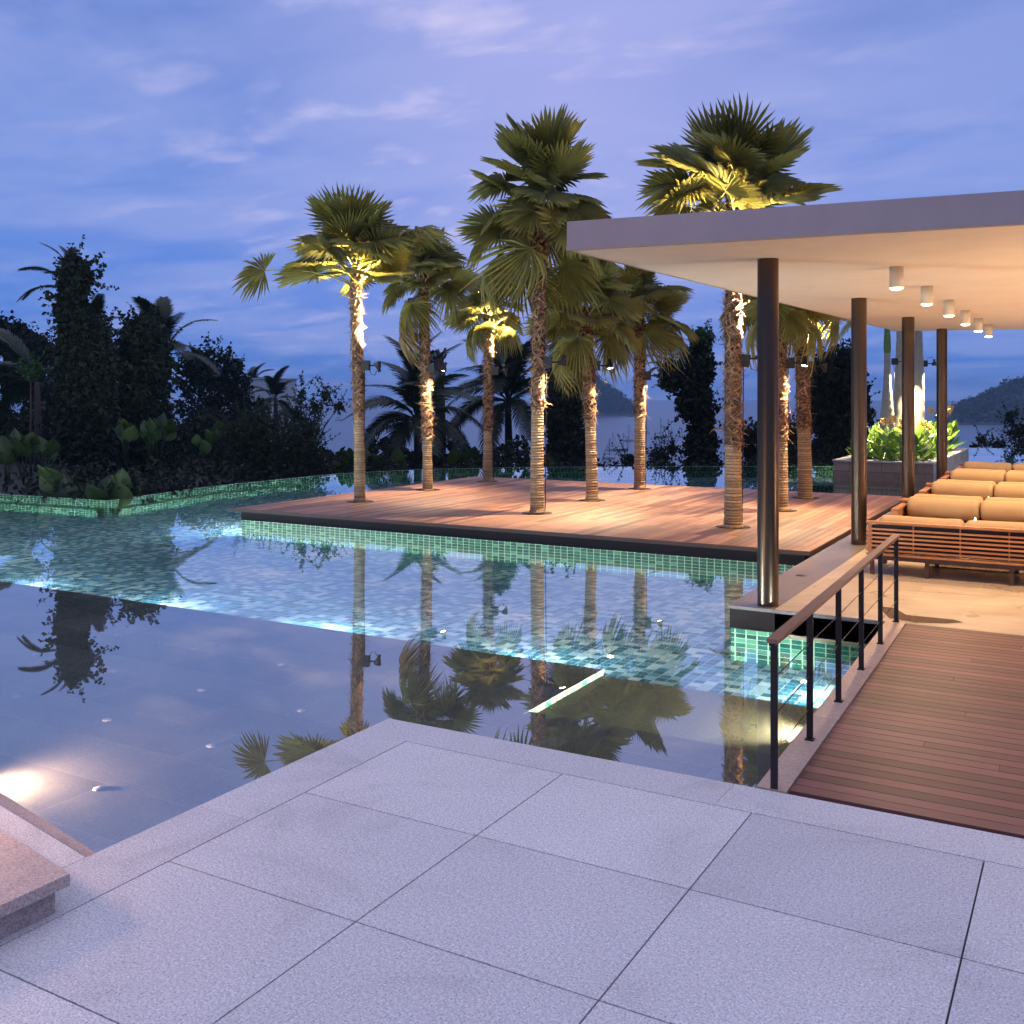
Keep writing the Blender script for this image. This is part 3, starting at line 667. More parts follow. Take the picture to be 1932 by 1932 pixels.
for i in range(n):
    ya = yw0+(yw1-yw0)*i/n; yb = yw0+(yw1-yw0)*(i+1)/n
    xl = -1.575-.10*(i+.5)/n; xj = xl+random.uniform(.6, 3.6) if i % 3 else xl+2.4
    r1, r2 = random.random(), random.random()
    wk.box(xl, xj-.002, ya+.004, yb-.004, -.04, .0, r1); wk.box(xj+.002, 9, ya+.004, yb-.004, -.04, .0, r2)
bw_ = wk.build('boardwalk', 'walk_wood'); bev(bw_, .003, 1); tag(bw_, kind='structure')
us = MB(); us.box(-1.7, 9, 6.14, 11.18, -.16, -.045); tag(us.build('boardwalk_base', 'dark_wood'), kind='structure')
kb = MB(); ks = [(6.07, -1.765, -1.585), (7.6, -1.795, -1.61), (9.2, -1.83, -1.64), (11.17, -1.88, -1.685)]
for a, b in zip(ks, ks[1:]): kb.prism([(a[1], a[0]+.003), (a[2], a[0]+.003), (b[2], b[0]-.003), (b[1], b[0]-.003)], -.70, .006)
tag(bev(kb.build('stone_kerb', 'kerb_stone'), .005, 1), kind='structure')
m_ = MB(); p = at(1511, 1086); m_.lathe([(.001, .003), (.06, .003), (.065, 0)], 14, (p.x, p.y, 0)); tag(m_.build('floor_drain', 'black_metal'), 'small round dark drain cap set in the lounge floor beside the first column', 'drain')
for pp in ([(1668, 1153), (1700, 1157), (1722, 1170), (1812, 1179), (1830, 1184), (1800, 1186), (1740, 1184), (1690, 1176)],):
    m_ = MB(); m_.face([at(x-12, y-10, .003) for x, y in pp][::-1]); o_ = m_.build('water_puddle', 'wet_stain'); tag(o_, 'thin dark trail of spilt water on the lounge floor behind the handrail', 'puddle')

cm = MB(); cm.lathe([(.118, 0), (.118, 3.9)], 40); cmesh = cm.mesh('column', 'bronze')
CL = ['first bronze column, its foot on the lounge floor corner above the water', 'second bronze column, between the deck corner and the first sofa back', 'third bronze column, in front of the ringed palm trunks in the planter', 'fourth and last bronze column, beside the canna bed and the far sofas']
for (cx, cy_), lb in zip([(-3.18, 11.40), (-3.22, 16.75), (-3.16, 21.3), (-3.04, 25.45)], CL):
    tag(link('roof_column', cmesh, None, (cx, cy_, .002)), lb, 'column', 'bronze columns carrying the pavilion roof')
rf = MB(); RZ = 3.9; RP = [(-4.85, 9.68), (9, 11.44), (9, 29.7), (-4.12, 25.85)]
ro = thing('pavilion_roof', 'flat lilac-grey concrete roof slab with warm lit soffit over the lounge', 'roof', (-4.85, 9.68, RZ))
m_ = MB(); m_.prism([(x+4.85, y-9.68) for x, y in RP], .03, .31); bev(m_.build('slab', 'roof_plaster', ro), .008)
m_ = MB()
cxr = sum(x for x, y in RP)/4; cyr = sum(y for x, y in RP)/4
m_.prism([(x+4.85+(cxr-x)*.004, y-9.68+(cyr-y)*.004) for x, y in RP], 0, .029); m_.build('soffit', 'ceiling', ro)

m_ = MB()
for a, b in ((RP[0], RP[1]), (RP[3], RP[0])):
    A = Vector((a[0]+4.85, a[1]-9.68, 0)); B = Vector((b[0]+4.85, b[1]-9.68, 0)); e = (B-A).normalized(); nn = Vector((e.y, -e.x, 0)); A = A+nn*.006-e*.006; B = B+nn*.006
    m_.face([A+Vector((0, 0, .0)), B+Vector((0, 0, .0)), B+Vector((0, 0, .032)), A+Vector((0, 0, .032))], .5); m_.face([A+Vector((0, 0, .0)), B+Vector((0, 0, .0)), B-nn*.05+Vector((0, 0, .0)), A-nn*.05+Vector((0, 0, .0))][::-1], .5)
    m_.face([A+Vector((0, 0, .032)), B+Vector((0, 0, .032)), B-nn*.005+Vector((0, 0, .034)), A-nn*.005+Vector((0, 0, .034))], .5)
m_.build('drip_edge', 'planter_cap', ro)
# ceiling lights
def ceiling_light(x, y, lb, lit=True):
    t = thing('ceiling_light', lb, 'ceiling light', (x, y, RZ-.001), 0, 'cylinder lights under the pavilion roof')
    m = MB(); m.lathe([(.001, 0), (.081, 0), (.081, -.25), (.078, -.25), (.076, -.235)], 24); m.build('housing', 'lamp_white', t)
    m = MB(); m.lathe([(.001, -.276), (.04, -.272), (.066, -.262), (.077, -.249)], 24); m.build('lens', 'lens', t)
    spot('downlight_bulb', (0, 0, -.33), (0, 0, -1), 330, 140, .6, AMBER, t, .06)
    return t
NM = ['first', 'second', 'third', 'fourth', 'fifth', 'sixth']
ys_ = [12.86, 15.35, 17.78, 20.1, 22.35, 24.5]
for i, y in enumerate(ys_): ceiling_light(-2.04+i*.012, y, '%s white cylinder light in the ceiling row, counted from the roof front edge' % NM[i])
for i, y in enumerate(ys_):  # added second row: bare spots out of view, more light on the lounge floor
    d = bpy.data.lights.new('downlight_bulb', 'SPOT'); d.energy = 480; d.spot_size = R_(140); d.spot_blend = .6; d.color = AMBER; d.shadow_soft_size = .06
    o = link('downlight_bulb', d, ro, (1.6+4.85, y-9.68, -.03))

# handrail
hr = thing('handrail', 'dark iron handrail with wooden top rail and thin cables along the boardwalk', 'handrail', at(1460, 1491))
o0 = at(1460, 1491); PT = [at(1460, 1491), at(1528, 1397), at(1582, 1325), at(1625, 1264), at(1661, 1215.6), at(1691, 1173.5)]
PT[0].y += .01
for i, p in enumerate(PT):
    q = p-o0; m = MB(); m.box(q.x-.021, q.x+.021, q.y-.008, q.y+.008, .006, .875)
    m.box(q.x-.03, q.x+.03, q.y-.03, q.y+.03, .006, .014) if 0 < i else None
    bev(m.build('post', 'iron', hr), .002, 1)
m = MB(); a, b = PT[0]-o0, PT[-1]-o0; dr = (b-a).normalized(); nx = Vector((dr.y, -dr.x, 0)); a = a-dr*.05; b = b+dr*.04
for s0, s1, z0, z1 in ((-.034, .034, .888, .915),):
    P8 = [q+nx*s+Vector((0, 0, z)) for z in (z0, z1) for q in (a, b) for s in (s0, s1)]
    for f in ((0, 2, 3, 1), (4, 5, 7, 6), (0, 1, 5, 4), (2, 6, 7, 3), (0, 4, 6, 2), (1, 3, 7, 5)): m.face([P8[i] for i in f], .5)
bev(m.build('top_rail', 'rail_wood', hr), .008)
m = MB(); 
P8 = [q+nx*s+Vector((0, 0, z)) for z in (.872, .887) for q in (a, b) for s in (-.02, .02)]
for f in ((0, 2, 3, 1), (4, 5, 7, 6), (0, 1, 5, 4), (2, 6, 7, 3), (0, 4, 6, 2), (1, 3, 7, 5)): m.face([P8[i] for i in f], .5)
m.build('rail_bar', 'iron', hr)
for z in (.22, .445, .67):
    m = MB(); m.tube([p-o0+Vector((0, 0, z)) for p in PT], .0035, 6); m.build('cable', 'steel_cable', hr)

# ------------------------------------------------------------------ sofas, tables, candles
def rounded_bolster(mb, x0, x1, cy_, cz, r):
    rows = []; n = 20
    prof = [(0, .001), (0.005, r*.55), (.02, r*.85), (.05, r*.98), (.09, r)]
    seq = [(x0+a, b) for a, b in prof]+[(x0+.1+(x1-x0-.2)*i/6, r*(1+.012*math.sin(i*2.1))) for i in range(7)]+[(x1-a, b) for a, b in reversed(prof)]
    for x, q in seq: rows.append([(x+.004*math.sin(k*1.7), cy_+q*(1+.022*math.sin(k*.9+x*9+x0*5)*math.sin(x*3+k*.31))*math.cos(2*PI*k/n), cz+q*(1+.02*math.sin(k*.7-x*7+x0*3))*math.sin(2*PI*k/n)*.95) for k in range(n)])
    mb.grid(rows, .5, True)
def cushion(mb, x0, x1, y0, y1, z0, z1):
    nx_, ny = 10, 8; rows = []
    for j in range(ny+1):
        v = j/ny; row = []
        for i in range(nx_+1):
            u = i/nx_; e = (1-(2*u-1)**8)*(1-(2*v-1)**8); row.append((x0+(x1-x0)*u, y0+(y1-y0)*v, z0+(z1-z0)*(.35+.65*e**.5)))
        rows.append(row)
    mb.grid(rows, .5); mb.box(x0+.01, x1-.01, y0+.01, y1-.01, z0, z0+(z1-z0)*.4, .5)
LS = 3.36; DS = 1.08
def make_sofa():
    s = thing('teak_sofa', 'x', 'sofa', (0, 0, 0), 0, 'teak sofas in back to back pairs under the roof')
    m = MB(); random.seed(3)
    m.box(-.02, LS+.02, -.02, .075, .675, .705); m.box(0, .045, 0, .045, .28, .674); m.box(LS-.045, LS, 0, .045, .28, .674)
    for k in range(1, 6): x = LS*k/6; m.box(x-.008, x+.008, .008, .028, .30, .674)
    for z in (.33, .385, .44, .495, .55, .605): m.box(.046, LS-.046, -.008, .007, z-.012, z+.012)
    m.box(-.02, LS+.02, -.02, DS, .262, .285); bev(m.build('backrest', 'teak', s), .003, 1)
    m = MB(); m.box(.05, LS-.05, .035, .05, .30, .66); m.build('back_panel', 'dark_wood', s)
    for x0 in (0, LS-.09):
        m = MB(); m.box(x0-.005, x0+.095, .076, DS+.01, .625, .65); m.box(x0, x0+.09, DS-.045, DS, .286, .624)
        for z in (.33, .385, .44, .495, .55, .6): m.box(x0+(-.02 if x0 == 0 else .075), x0+(.012 if x0 == 0 else .11), -.03, DS-.05, z-.012, z+.012)
        m.box(x0+.03, x0+.06, .05, DS-.05, .286, .62); bev(m.build('armrest', 'teak', s), .003, 1)
    m = MB(); m.box(.02, LS-.02, .03, DS-.03, .20, .26); m.build('seat_frame', 'edge_wood', s)
    for x in (.02, .70, LS/2, LS-.70, LS-.06):
        for y in (.02, DS-.10):
            m = MB(); m.box(x, x+.05, y, y+.05, 0.001, .20); m.build('leg', 'edge_wood', s)
    for k in range(3):
        x0 = .10+k*1.053; m = MB(); cushion(m, x0+.004, x0+1.049, .34, DS-.02, .286, .43); m.build('seat_cushion', 'fabric', s)
        m = MB(); rounded_bolster(m, x0+.002, x0+1.051, .235, .605, .172); m.build('bolster', 'fabric', s)
    return s
s0 = make_sofa()
SF = [(-2.58, 14.02, 0, 'front sofa with slatted teak back, right behind the handrail end'), (-2.64, 17.26, 1, 'sofa facing the front slatted one across the first candle'),
      (-2.64, 17.36, 0, 'sofa whose back touches the one behind the first candle'), (-2.70, 20.50, 1, 'sofa behind the second candle, with its bolsters facing the terrace'),
      (-2.70, 20.60, 0, 'sofa back to back with the one behind the second candle'), (-2.74, 23.74, 1, 'sofa behind the third candle, its bolsters facing the terrace'),
      (-2.74, 23.84, 0, 'sofa back to back with the one behind the third candle'), (-2.80, 26.9, 1, 'last sofa at the far end, behind the fourth candle')]
for i, (x, y, f, lb) in enumerate(SF):
    s = s0 if i == 0 else copy_tree(s0); s['label'] = lb
    if f:   # mirrored along y: faces the camera
        s.location = (x+LS, y, 0); s.rotation_euler = (0, 0, PI)
    else: s.location = (x, y, 0)
tmesh = MB(); 
for k in range(8): tmesh.box(-.7, .7, -.35+k*.0885, -.35+k*.0885+.08, .40, .425)
tmesh = tmesh.mesh('top', 'teak')
cyz = MB(); cyz.lathe([(.001, 0), (.045, 0), (.047, .17), (.042, .17), (.040, .01)], 20); cmh = cyz.mesh('glass', 'candle_glass')
fm = MB(); fm.lathe([(.001, 0), (.011, .012), (.012, .024), (.006, .045), (.001, .06)], 10); fmm = fm.mesh('flame', 'flame')
wx = MB(); wx.lathe([(.001, .10), (.036, .10), (.036, .011)], 16); wxm = wx.mesh('wax', 'lamp_white')
for i, (px, y, lb) in enumerate([(1840, 15.58, 'first'), (1865, 18.85, 'second'), (1890, 22.1, 'third'), (1905, 25.2, 'fourth')]):
    k = (px-CX)/FP; d = y/(FY+RY*k); x = d*(FX+RX*k)
    t = thing('coffee_table', 'low slatted teak table under the %s candle of the sofa rows' % lb, 'table', (x+.1, y, 0), 0, 'low tables between the sofas')
    link('top', tmesh, t)
    for a in (-.66, .60):
        for b in (-.32, .26): m = MB(); m.box(a, a+.06, b, b+.06, .001, .399); m.build('leg', 'teak', t)
    zz = .4265
    c = thing('candle', '%s burning candle in a glass, counted from the front sofa' % lb, 'candle', (x, y, zz), 0, 'candles on the sofa tables')
    link('glass', cmh, c); link('wax', wxm, c); link('flame', fmm, c, (0, 0, .115+.055))
    point('candle_glow', (0, 0, .27), 2.2, (1, .55, .22), c, .02)
m_ = MB(); m_.box(-2.0, .5, 15.0, 16.2, .001, .012); tag(m_.build('rug', 'rug'), 'patterned brown rug on the floor under the first table', 'rug')

# ------------------------------------------------------------------ planter with royal palms and cannas
px0, px1, py0, py1 = -6.98, -4.10, 32.35, 42.2; pt = .36
pr = thing('stone_planter', 'long brown stone planter box standing in the pool beyond the deck', 'planter', (px0, py0, ZD))
m_ = MB()
def pw(a, b, c, d): m_.box(a-px0, b-px0, c-py0, d-py0, .0, pt-ZD-.05, uvs=1.)
pw(px0, px1, py0, py0+.3); pw(px0, px1, py1-.3, py1); pw(px0, px0+.3, py0+.301, py1-.301); pw(px1-.3, px1, py0+.301, py1-.301); m_.build('box_wall', 'planter_stone', pr)
m_ = MB()
for (a, b, c, d) in ((px0-.03, px1+.03, py0-.03, py0+.33), (px0-.03, px1+.03, py1-.33, py1+.03), (px0-.03, px0+.33, py0+.331, py1-.331), (px1-.33, px1+.03, py0+.331, py1-.331)):
    m_.box(a-px0, b-px0, c-py0, d-py0, pt-ZD-.049, pt-ZD)
bev(m_.build('cap', 'planter_cap', pr), .005, 1)
m_ = MB(); m_.box(.31, px1-px0-.31, .31, py1-py0-.31, .2, pt-ZD-.12); m_.build('soil', 'soil', pr)
# underwater step round the planter
m_ = MB(); m_.box(px0-.5, px1+.5, py0-.6, py0-.001, ZD+.001, -.42, uvs=VS); tag(m_.build('planter_step', 'wall_tile'), kind='structure')

def pinnate(seed, Ln=3.0, nl=34, ll=.62, sag=.8, mats=('coco_leaf', 'coco_leaf'), wd=.055, hang=.5):
    nl = int(nl*1.45)
    random.seed(seed); mb = MB(); N = 12
    pts = [Vector((Ln*(i/N)*(1-.12*(i/N)), 0, Ln*.16*math.sin(PI*.8*i/N)-sag*Ln*.5*(i/N)**2.2)) for i in range(N+1)]
    mb.tube(pts, [.03*(1-.85*i/N)+.003 for i in range(N+1)], 5, .4, 1)
    for k in range(nl):
        u = .14+.86*k/(nl-1); f = u*N; i = min(int(f), N-1); p = pts[i].lerp(pts[i+1], f-i); d = (pts[i+1]-pts[i]).normalized()
        ln = ll*math.sin(PI*(.12+.80*u))**.7*random.uniform(.85, 1.1)
        for sg in (-1, 1):
            r = random.random(); e = (d*.75+Vector((0, sg, 0))*.95+Vector((0, 0, .15))).normalized(); q = p.copy(); rows = []; wv = d
            for j in range(4):
                ww = wd*(1, 1.15, .8, .08)[j]; rows.append([q-wv*ww/2, q+wv*ww/2]); q = q+e*ln/3; e = (e+Vector((0, 0, -hang*random.uniform(.5, 1.1)))).normalized()
            mb.grid(rows, r, sm=False)
    return mb
PIN = [pinnate(31, 2.9, 36, .75, .75), pinnate(32, 2.6, 32, .75, 1.2, hang=.75), pinnate(33, 3.1, 38, .70, .35, hang=.35), pinnate(34, 2.2, 28, .6, 1.5, hang=.8)]
PIN = [m.mesh('frond', ['coco_leaf', 'coco_leaf']) for m in PIN]
ROY = pinnate(35, 2.4, 30, .6, .9).mesh('frond', ['fan_leaf', 'petiole'])
RL = ['slim ringed palm trunk in the planter with a green shaft on top', 'thick grey ringed trunk in the planter, behind the third bronze column', 'ringed planter trunk lit down one side, between the third and fourth bronze columns']
for i, (px, d, rr, ht) in enumerate([(1674, 34.2, .235, 5.0), (1704, 36.8, .30, 6.3), (1729, 35.2, .26, 6.1)]):
    p = pd(px, 745, d); p.z = .30; root = thing('royal_palm', RL[i], 'palm', p, 0, 'ringed palm trunks in the planter')
    m = MB(); n = 18; rows = []
    prof = [(0, .95), (.12, 1.02), (.3, 1.0), (.42, .93), (.55, .75), (.68, .58), (.82, .47), (1, .42)] if i == 0 else [(0, .92), (.15, 1.0), (.35, 1.02), (.5, .93), (.65, .78), (.8, .66), (1, .6)]
    kk = 56
    for j in range(kk+1):
        u = j/kk; f = [((u-a[0])/(b[0]-a[0])*(b[1]-a[1])+a[1]) for a, b in zip(prof, prof[1:]) if a[0] <= u <= b[0]][0]
        r = rr*f*(1.012 if j % 4 else .955); rows.append([(r*math.cos(2*PI*q/n), r*math.sin(2*PI*q/n), ht*u*(.70 if i == 0 else 1)) for q in range(n)])
    m.grid(rows, .5, True, cap=True); tk = m.build('trunk', 'royal_bark', root)
    zt = ht*(.70 if i == 0 else 1)
    m = MB(); r0 = rr*.42 if i == 0 else rr*.6; m.lathe([(r0*1.05, -.02), (r0*1.25, .15), (r0*1.1, .5), (r0*.8, .95), (r0*.5, 1.25)], 14, (0, 0, zt)); m.build('crownshaft', 'crownshaft', root)
    for k in range(10):
        u = k/9; link('frond', ROY, root, mat=mat_dir(Vector((0, 0, zt+1.15)), k*2.4, R_(75-70*u), 0, .85))
    if i != 1:
        zf = {0: 1.93, 2: 1.80}[i]; sd_ = RV; tr_ = rr*.72
        FLR = {0: 'floodlight pointing down on the slim green-topped planter palm', 2: 'floodlight pointing down over the cannas beside the fourth bronze column'}[i]
        base = Vector((p.x, p.y, 0))+Vector((0, 0, H+(HZ-(682 if i == 0 else 686))*d/FP))
        floodlight(FLR, base, sd_, tr_, Vector((0, 0, -1))-sd_*.02, 3200, 112, reach=.42 if i == 0 else .40)
fx = MB()

def canna(seed, flower):
    random.seed(seed); lv = MB(); nl = 9
    lv.tube([(0, 0, 0), (.02, 0, .5), (.03, .01, 1.0)], [.014, .012, .006], 5, .5)
    for k in range(nl):
        z0 = .06+.085*k; az = k*2.2+random.uniform(-.4, .4); ln = random.uniform(.34, .50)*(1 if k < 7 else .75); el = R_(random.uniform(25, 74)); wd = random.uniform(.15, .22)
        d = Vector((math.cos(az)*math.cos(el), math.sin(az)*math.cos(el), math.sin(el))); s_ = Vector((-math.sin(az), math.cos(az), 0)); p = Vector((.02, 0, z0)); rows = []
        for j in range(6):
            u = j/5; ww = wd*math.sin(PI*(.06+.94*u))**.75 if j < 5 else .004; up = s_.cross(d)*(-.25)*ww
            rows.append([p-s_*ww/2-up, p, p+s_*ww/2-up]); p = p+d*ln/5; d = (d+Vector((math.cos(az), math.sin(az), -.9))*.11*u*2).normalized()
        lv.grid(rows, random.random(), sm=True)
    out_ = [lv.mesh('foliage', 'canna_leaf')]
    if flower:
        fb_ = MB(); fb_.tube([(.03, .01, .95), (.03, .01, 1.22)], .006, 4, .3)
        for k in range(14): leaf_quad(fb_, (.03+random.uniform(-.05, .05), .01+random.uniform(-.05, .05), 1.16+random.uniform(-.04, .12)), random.uniform(.08, .14), asp=.8)
        out_.append(fb_.mesh('flower', 'flower'))
    return out_
CN = [canna(41, 0), canna(42, 1), canna(43, 0), canna(44, 0)]
random.seed(77)
for gy in range(13):
    for gx in range(6):
        x = px0+.45+gx*.40+random.uniform(-.12, .12); y = py0+.5+gy*.66+random.uniform(-.2, .2)
        k = random.choice([0, 2, 3, 0, 2, 3, 1]) if gx < 3 else random.choice([0, 1, 2, 3, 1])
        s_ = random.uniform(.85, 1.12)*(.92 if gx == 0 else 1)*(1+.02*gy)
        t = thing('canna_plant', 'lit yellow-green canna plant %s in the stone planter bed' % ('in flower' if k == 1 else 'without flowers'), 'canna', (x, y, pt-.12), random.random()*6, 'canna plants in flower in the planter' if k == 1 else 'leafy canna plants in the planter')
        t.scale = (s_,)*3
        link('foliage', CN[k][0], t)
        if k == 1: link('flower', CN[k][1], t)

# ------------------------------------------------------------------ dark garden behind the pool
def tree(name, label, els, n, s, mat='dark_leaf', trunk=None, cat='tree', group=None, asp=.55, rosette=0, shell=.5, extra=None, droop=.5):
    """els: (px, py, depth, rx px, rz px) ellipsoids described by where they stand."""
    E_ = []
    for (px, py, d, rx, rz) in els:
        c = pd(px, py, d); k = d/FP; E_.append((c.x, c.y, c.z, rx*k, min(rx, rz*1.2)*k*.9, rz*k))
    px, py, d = els[0][:3]; g = pd(px if trunk is None else trunk[0], 745, d); g.z = max(gz(g.x, g.y), -6)
    root = thing(name, label, cat, g, 0, group); mb = MB()
    cloud(mb, [(e[0]-g.x, e[1]-g.y, e[2]-g.z, e[3]*.96, e[4], e[5]*.96) for e in E_], int(n*1.5), s*.82, asp, shell, droop, rosette)
    for _ in range(int(n*.05)):
        e = random.choice(E_); dd = Vector((random.gauss(0, 1), random.gauss(0, 1), random.gauss(.5, 1))).normalized(); q0 = Vector((e[0]-g.x+dd.x*e[3]*.8, e[1]-g.y+dd.y*e[4]*.8, e[2]-g.z+dd.z*e[5]*.8)); q1 = q0+(dd+Vector((random.uniform(-.4, .4), random.uniform(-.4, .4), random.uniform(-.2, .5))))*random.uniform(.3, .75)
        mb.tube([q0, q1], [.012, .005], 3, .5)
        for k_ in range(9): leaf_quad(mb, q0.lerp(q1, .2+.1*k_), s*random.uniform(.35, .8), asp=asp, droop=droop)
    cr = mb.build('crown', mat, root)
    tb_ = MB(); r0 = (trunk[1] if trunk else .12)
    top = Vector(E_[0][:3])-g
    tb_.tube([Vector((0, 0, -.3)), Vector((top.x*.3, top.y*.3, top.z*.45)), top], [r0, r0*.75, r0*.35], 8)
    for e in E_[1:]:
        c = Vector(e[:3])-g; st_ = Vector((top.x*.3, top.y*.3, min(top.z*.5, c.z*.6)))
        tb_.tube([st_, st_.lerp(c, .5)+Vector((0, 0, .2)), c], [r0*.5, r0*.35, r0*.12], 6)
    tb_.build('trunk', 'dark_bark', root)
    return root
def coconut(name, label, px, py, d, n=12, s=1., elmax=85, elmin=-40, azs=None, trunk_r=.13, group='coconut palms behind the pool', idxs=(0, 1, 2), seed=1, trunk=True):
    random.seed(seed); h = pd(px, py, d); g = h.copy(); g.z = max(gz(g.x, g.y), -8)
    root = thing(name, label, 'palm', g, 0, group); hz = h.z-g.z
    if trunk:
        m = MB(); m.tube([Vector((0, 0, -.4)), Vector((.05, 0, hz*.5)), Vector((0, 0, hz))], [trunk_r*1.3, trunk_r, trunk_r*.8], 10); m.build('trunk', 'dark_bark', root)
    for k in range(n):
        u = k/max(1, n-1); az = (k*2.39996 if azs is None else azs[k % len(azs)]) + random.uniform(-.2, .2)
        el = R_(elmax+(elmin-elmax)*u+random.uniform(-8, 8))
        link('frond', PIN[random.choice(idxs)], root, mat=mat_dir(Vector((0, 0, hz-.15*u)), az, el, random.uniform(-.4, .4), s*random.uniform(.85, 1.1)))
    return root
LFT = YAW+PI
# tall vine-covered coconut palm
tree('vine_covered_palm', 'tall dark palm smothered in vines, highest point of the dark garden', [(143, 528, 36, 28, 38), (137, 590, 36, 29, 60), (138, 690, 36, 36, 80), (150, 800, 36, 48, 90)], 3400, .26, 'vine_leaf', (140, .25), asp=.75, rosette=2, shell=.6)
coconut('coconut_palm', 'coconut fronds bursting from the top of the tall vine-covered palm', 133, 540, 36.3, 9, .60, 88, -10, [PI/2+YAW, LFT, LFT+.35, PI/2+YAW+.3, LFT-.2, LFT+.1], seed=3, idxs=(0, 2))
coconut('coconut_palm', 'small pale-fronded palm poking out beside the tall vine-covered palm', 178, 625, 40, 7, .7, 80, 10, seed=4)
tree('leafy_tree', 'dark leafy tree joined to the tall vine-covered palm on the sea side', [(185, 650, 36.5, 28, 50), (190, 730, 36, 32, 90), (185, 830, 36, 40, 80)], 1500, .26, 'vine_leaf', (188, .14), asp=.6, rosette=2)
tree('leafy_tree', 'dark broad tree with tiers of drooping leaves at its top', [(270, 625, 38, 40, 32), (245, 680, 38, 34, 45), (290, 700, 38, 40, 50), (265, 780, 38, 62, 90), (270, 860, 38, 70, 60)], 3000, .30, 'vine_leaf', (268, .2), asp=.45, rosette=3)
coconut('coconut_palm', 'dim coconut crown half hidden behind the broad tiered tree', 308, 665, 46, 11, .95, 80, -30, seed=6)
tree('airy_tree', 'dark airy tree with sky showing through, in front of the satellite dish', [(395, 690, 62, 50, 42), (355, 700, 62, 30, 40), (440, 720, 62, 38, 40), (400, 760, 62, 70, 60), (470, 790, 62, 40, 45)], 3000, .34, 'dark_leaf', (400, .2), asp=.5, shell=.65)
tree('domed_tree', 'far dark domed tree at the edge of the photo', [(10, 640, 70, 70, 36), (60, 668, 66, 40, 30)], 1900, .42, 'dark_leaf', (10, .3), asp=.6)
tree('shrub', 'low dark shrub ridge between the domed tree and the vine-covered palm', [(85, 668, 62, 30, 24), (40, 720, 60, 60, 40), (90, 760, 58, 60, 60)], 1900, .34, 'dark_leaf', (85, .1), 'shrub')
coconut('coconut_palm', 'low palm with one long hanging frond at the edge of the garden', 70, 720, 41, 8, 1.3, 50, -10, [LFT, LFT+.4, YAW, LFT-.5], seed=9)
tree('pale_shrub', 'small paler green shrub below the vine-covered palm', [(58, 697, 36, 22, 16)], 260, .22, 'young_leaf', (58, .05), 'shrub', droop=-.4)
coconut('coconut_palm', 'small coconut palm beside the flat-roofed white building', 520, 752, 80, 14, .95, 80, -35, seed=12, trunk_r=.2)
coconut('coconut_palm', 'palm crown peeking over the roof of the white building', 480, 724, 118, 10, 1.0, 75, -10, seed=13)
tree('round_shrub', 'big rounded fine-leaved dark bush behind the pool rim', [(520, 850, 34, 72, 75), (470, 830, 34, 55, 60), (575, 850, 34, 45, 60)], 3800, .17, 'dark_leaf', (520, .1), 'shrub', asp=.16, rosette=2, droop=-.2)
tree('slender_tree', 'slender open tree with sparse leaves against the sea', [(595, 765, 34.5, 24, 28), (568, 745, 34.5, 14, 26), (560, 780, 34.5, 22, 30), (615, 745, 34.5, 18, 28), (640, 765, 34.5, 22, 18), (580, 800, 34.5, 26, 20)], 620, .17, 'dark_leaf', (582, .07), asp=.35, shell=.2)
# centre
coconut('coconut_palm', 'coconut palm spreading dark fronds between the two first fan palm trunks', 787, 789, 42, 26, 1.2, 88, -30, seed=21, trunk_r=.18)
coconut('coconut_palm', 'coconut palm with dark fronds behind the short uplit fan palm', 958, 752, 46, 24, 1.3, 88, -35, seed=22, trunk_r=.18)
coconut('coconut_palm', 'pair of brown fronds hanging above the second dark coconut palm', 938, 700, 45, 4, .9, 85, 30, seed=23, trunk=False)
sp = pd(830, 745, 45); sp.z = -3; t = thing('dead_palm_stump', 'bare topless trunk standing behind the second fan palm', 'tree stump', sp)
m = MB(); zt_ = H+(HZ-665)*45/FP+3; m.tube([(0, 0, 0), (.02, 0, zt_*.55), (0, 0, zt_*.8), (0, 0, zt_)], [.3, .24, .2, .16], 12); m.build('trunk', 'dark_bark', t)
m = MB()
for k in range(14): a = k*2.4; z = zt_-.15-k*.08; m.tube([(0, 0, z), (.22*math.cos(a), .22*math.sin(a), z+.18), (.30*math.cos(a), .30*math.sin(a), z+.34)], [.07, .06, .05], 6)
m.build('frond_stub', 'dark_bark', t)
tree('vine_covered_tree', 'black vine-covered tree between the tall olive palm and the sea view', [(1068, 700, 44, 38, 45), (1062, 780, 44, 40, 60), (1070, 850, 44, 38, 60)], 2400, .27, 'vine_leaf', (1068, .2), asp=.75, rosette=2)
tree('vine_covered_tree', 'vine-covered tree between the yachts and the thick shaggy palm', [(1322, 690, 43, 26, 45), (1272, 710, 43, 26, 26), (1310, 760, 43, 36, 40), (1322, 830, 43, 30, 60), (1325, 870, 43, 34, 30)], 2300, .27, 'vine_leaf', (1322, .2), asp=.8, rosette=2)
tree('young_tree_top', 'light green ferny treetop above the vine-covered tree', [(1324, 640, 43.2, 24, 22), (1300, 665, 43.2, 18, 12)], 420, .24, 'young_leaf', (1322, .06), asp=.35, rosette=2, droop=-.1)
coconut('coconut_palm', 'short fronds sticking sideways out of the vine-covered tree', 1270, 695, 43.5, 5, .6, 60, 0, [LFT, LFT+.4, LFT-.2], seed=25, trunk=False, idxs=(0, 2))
tree('dense_tree', 'tall black dense tree behind the stout palm and second bronze column', [(1575, 700, 44, 52, 46), (1540, 760, 44, 26, 70), (1590, 780, 44, 55, 80), (1580, 860, 44, 55, 60)], 3600, .27, 'vine_leaf', (1575, .25), asp=.6, rosette=2)
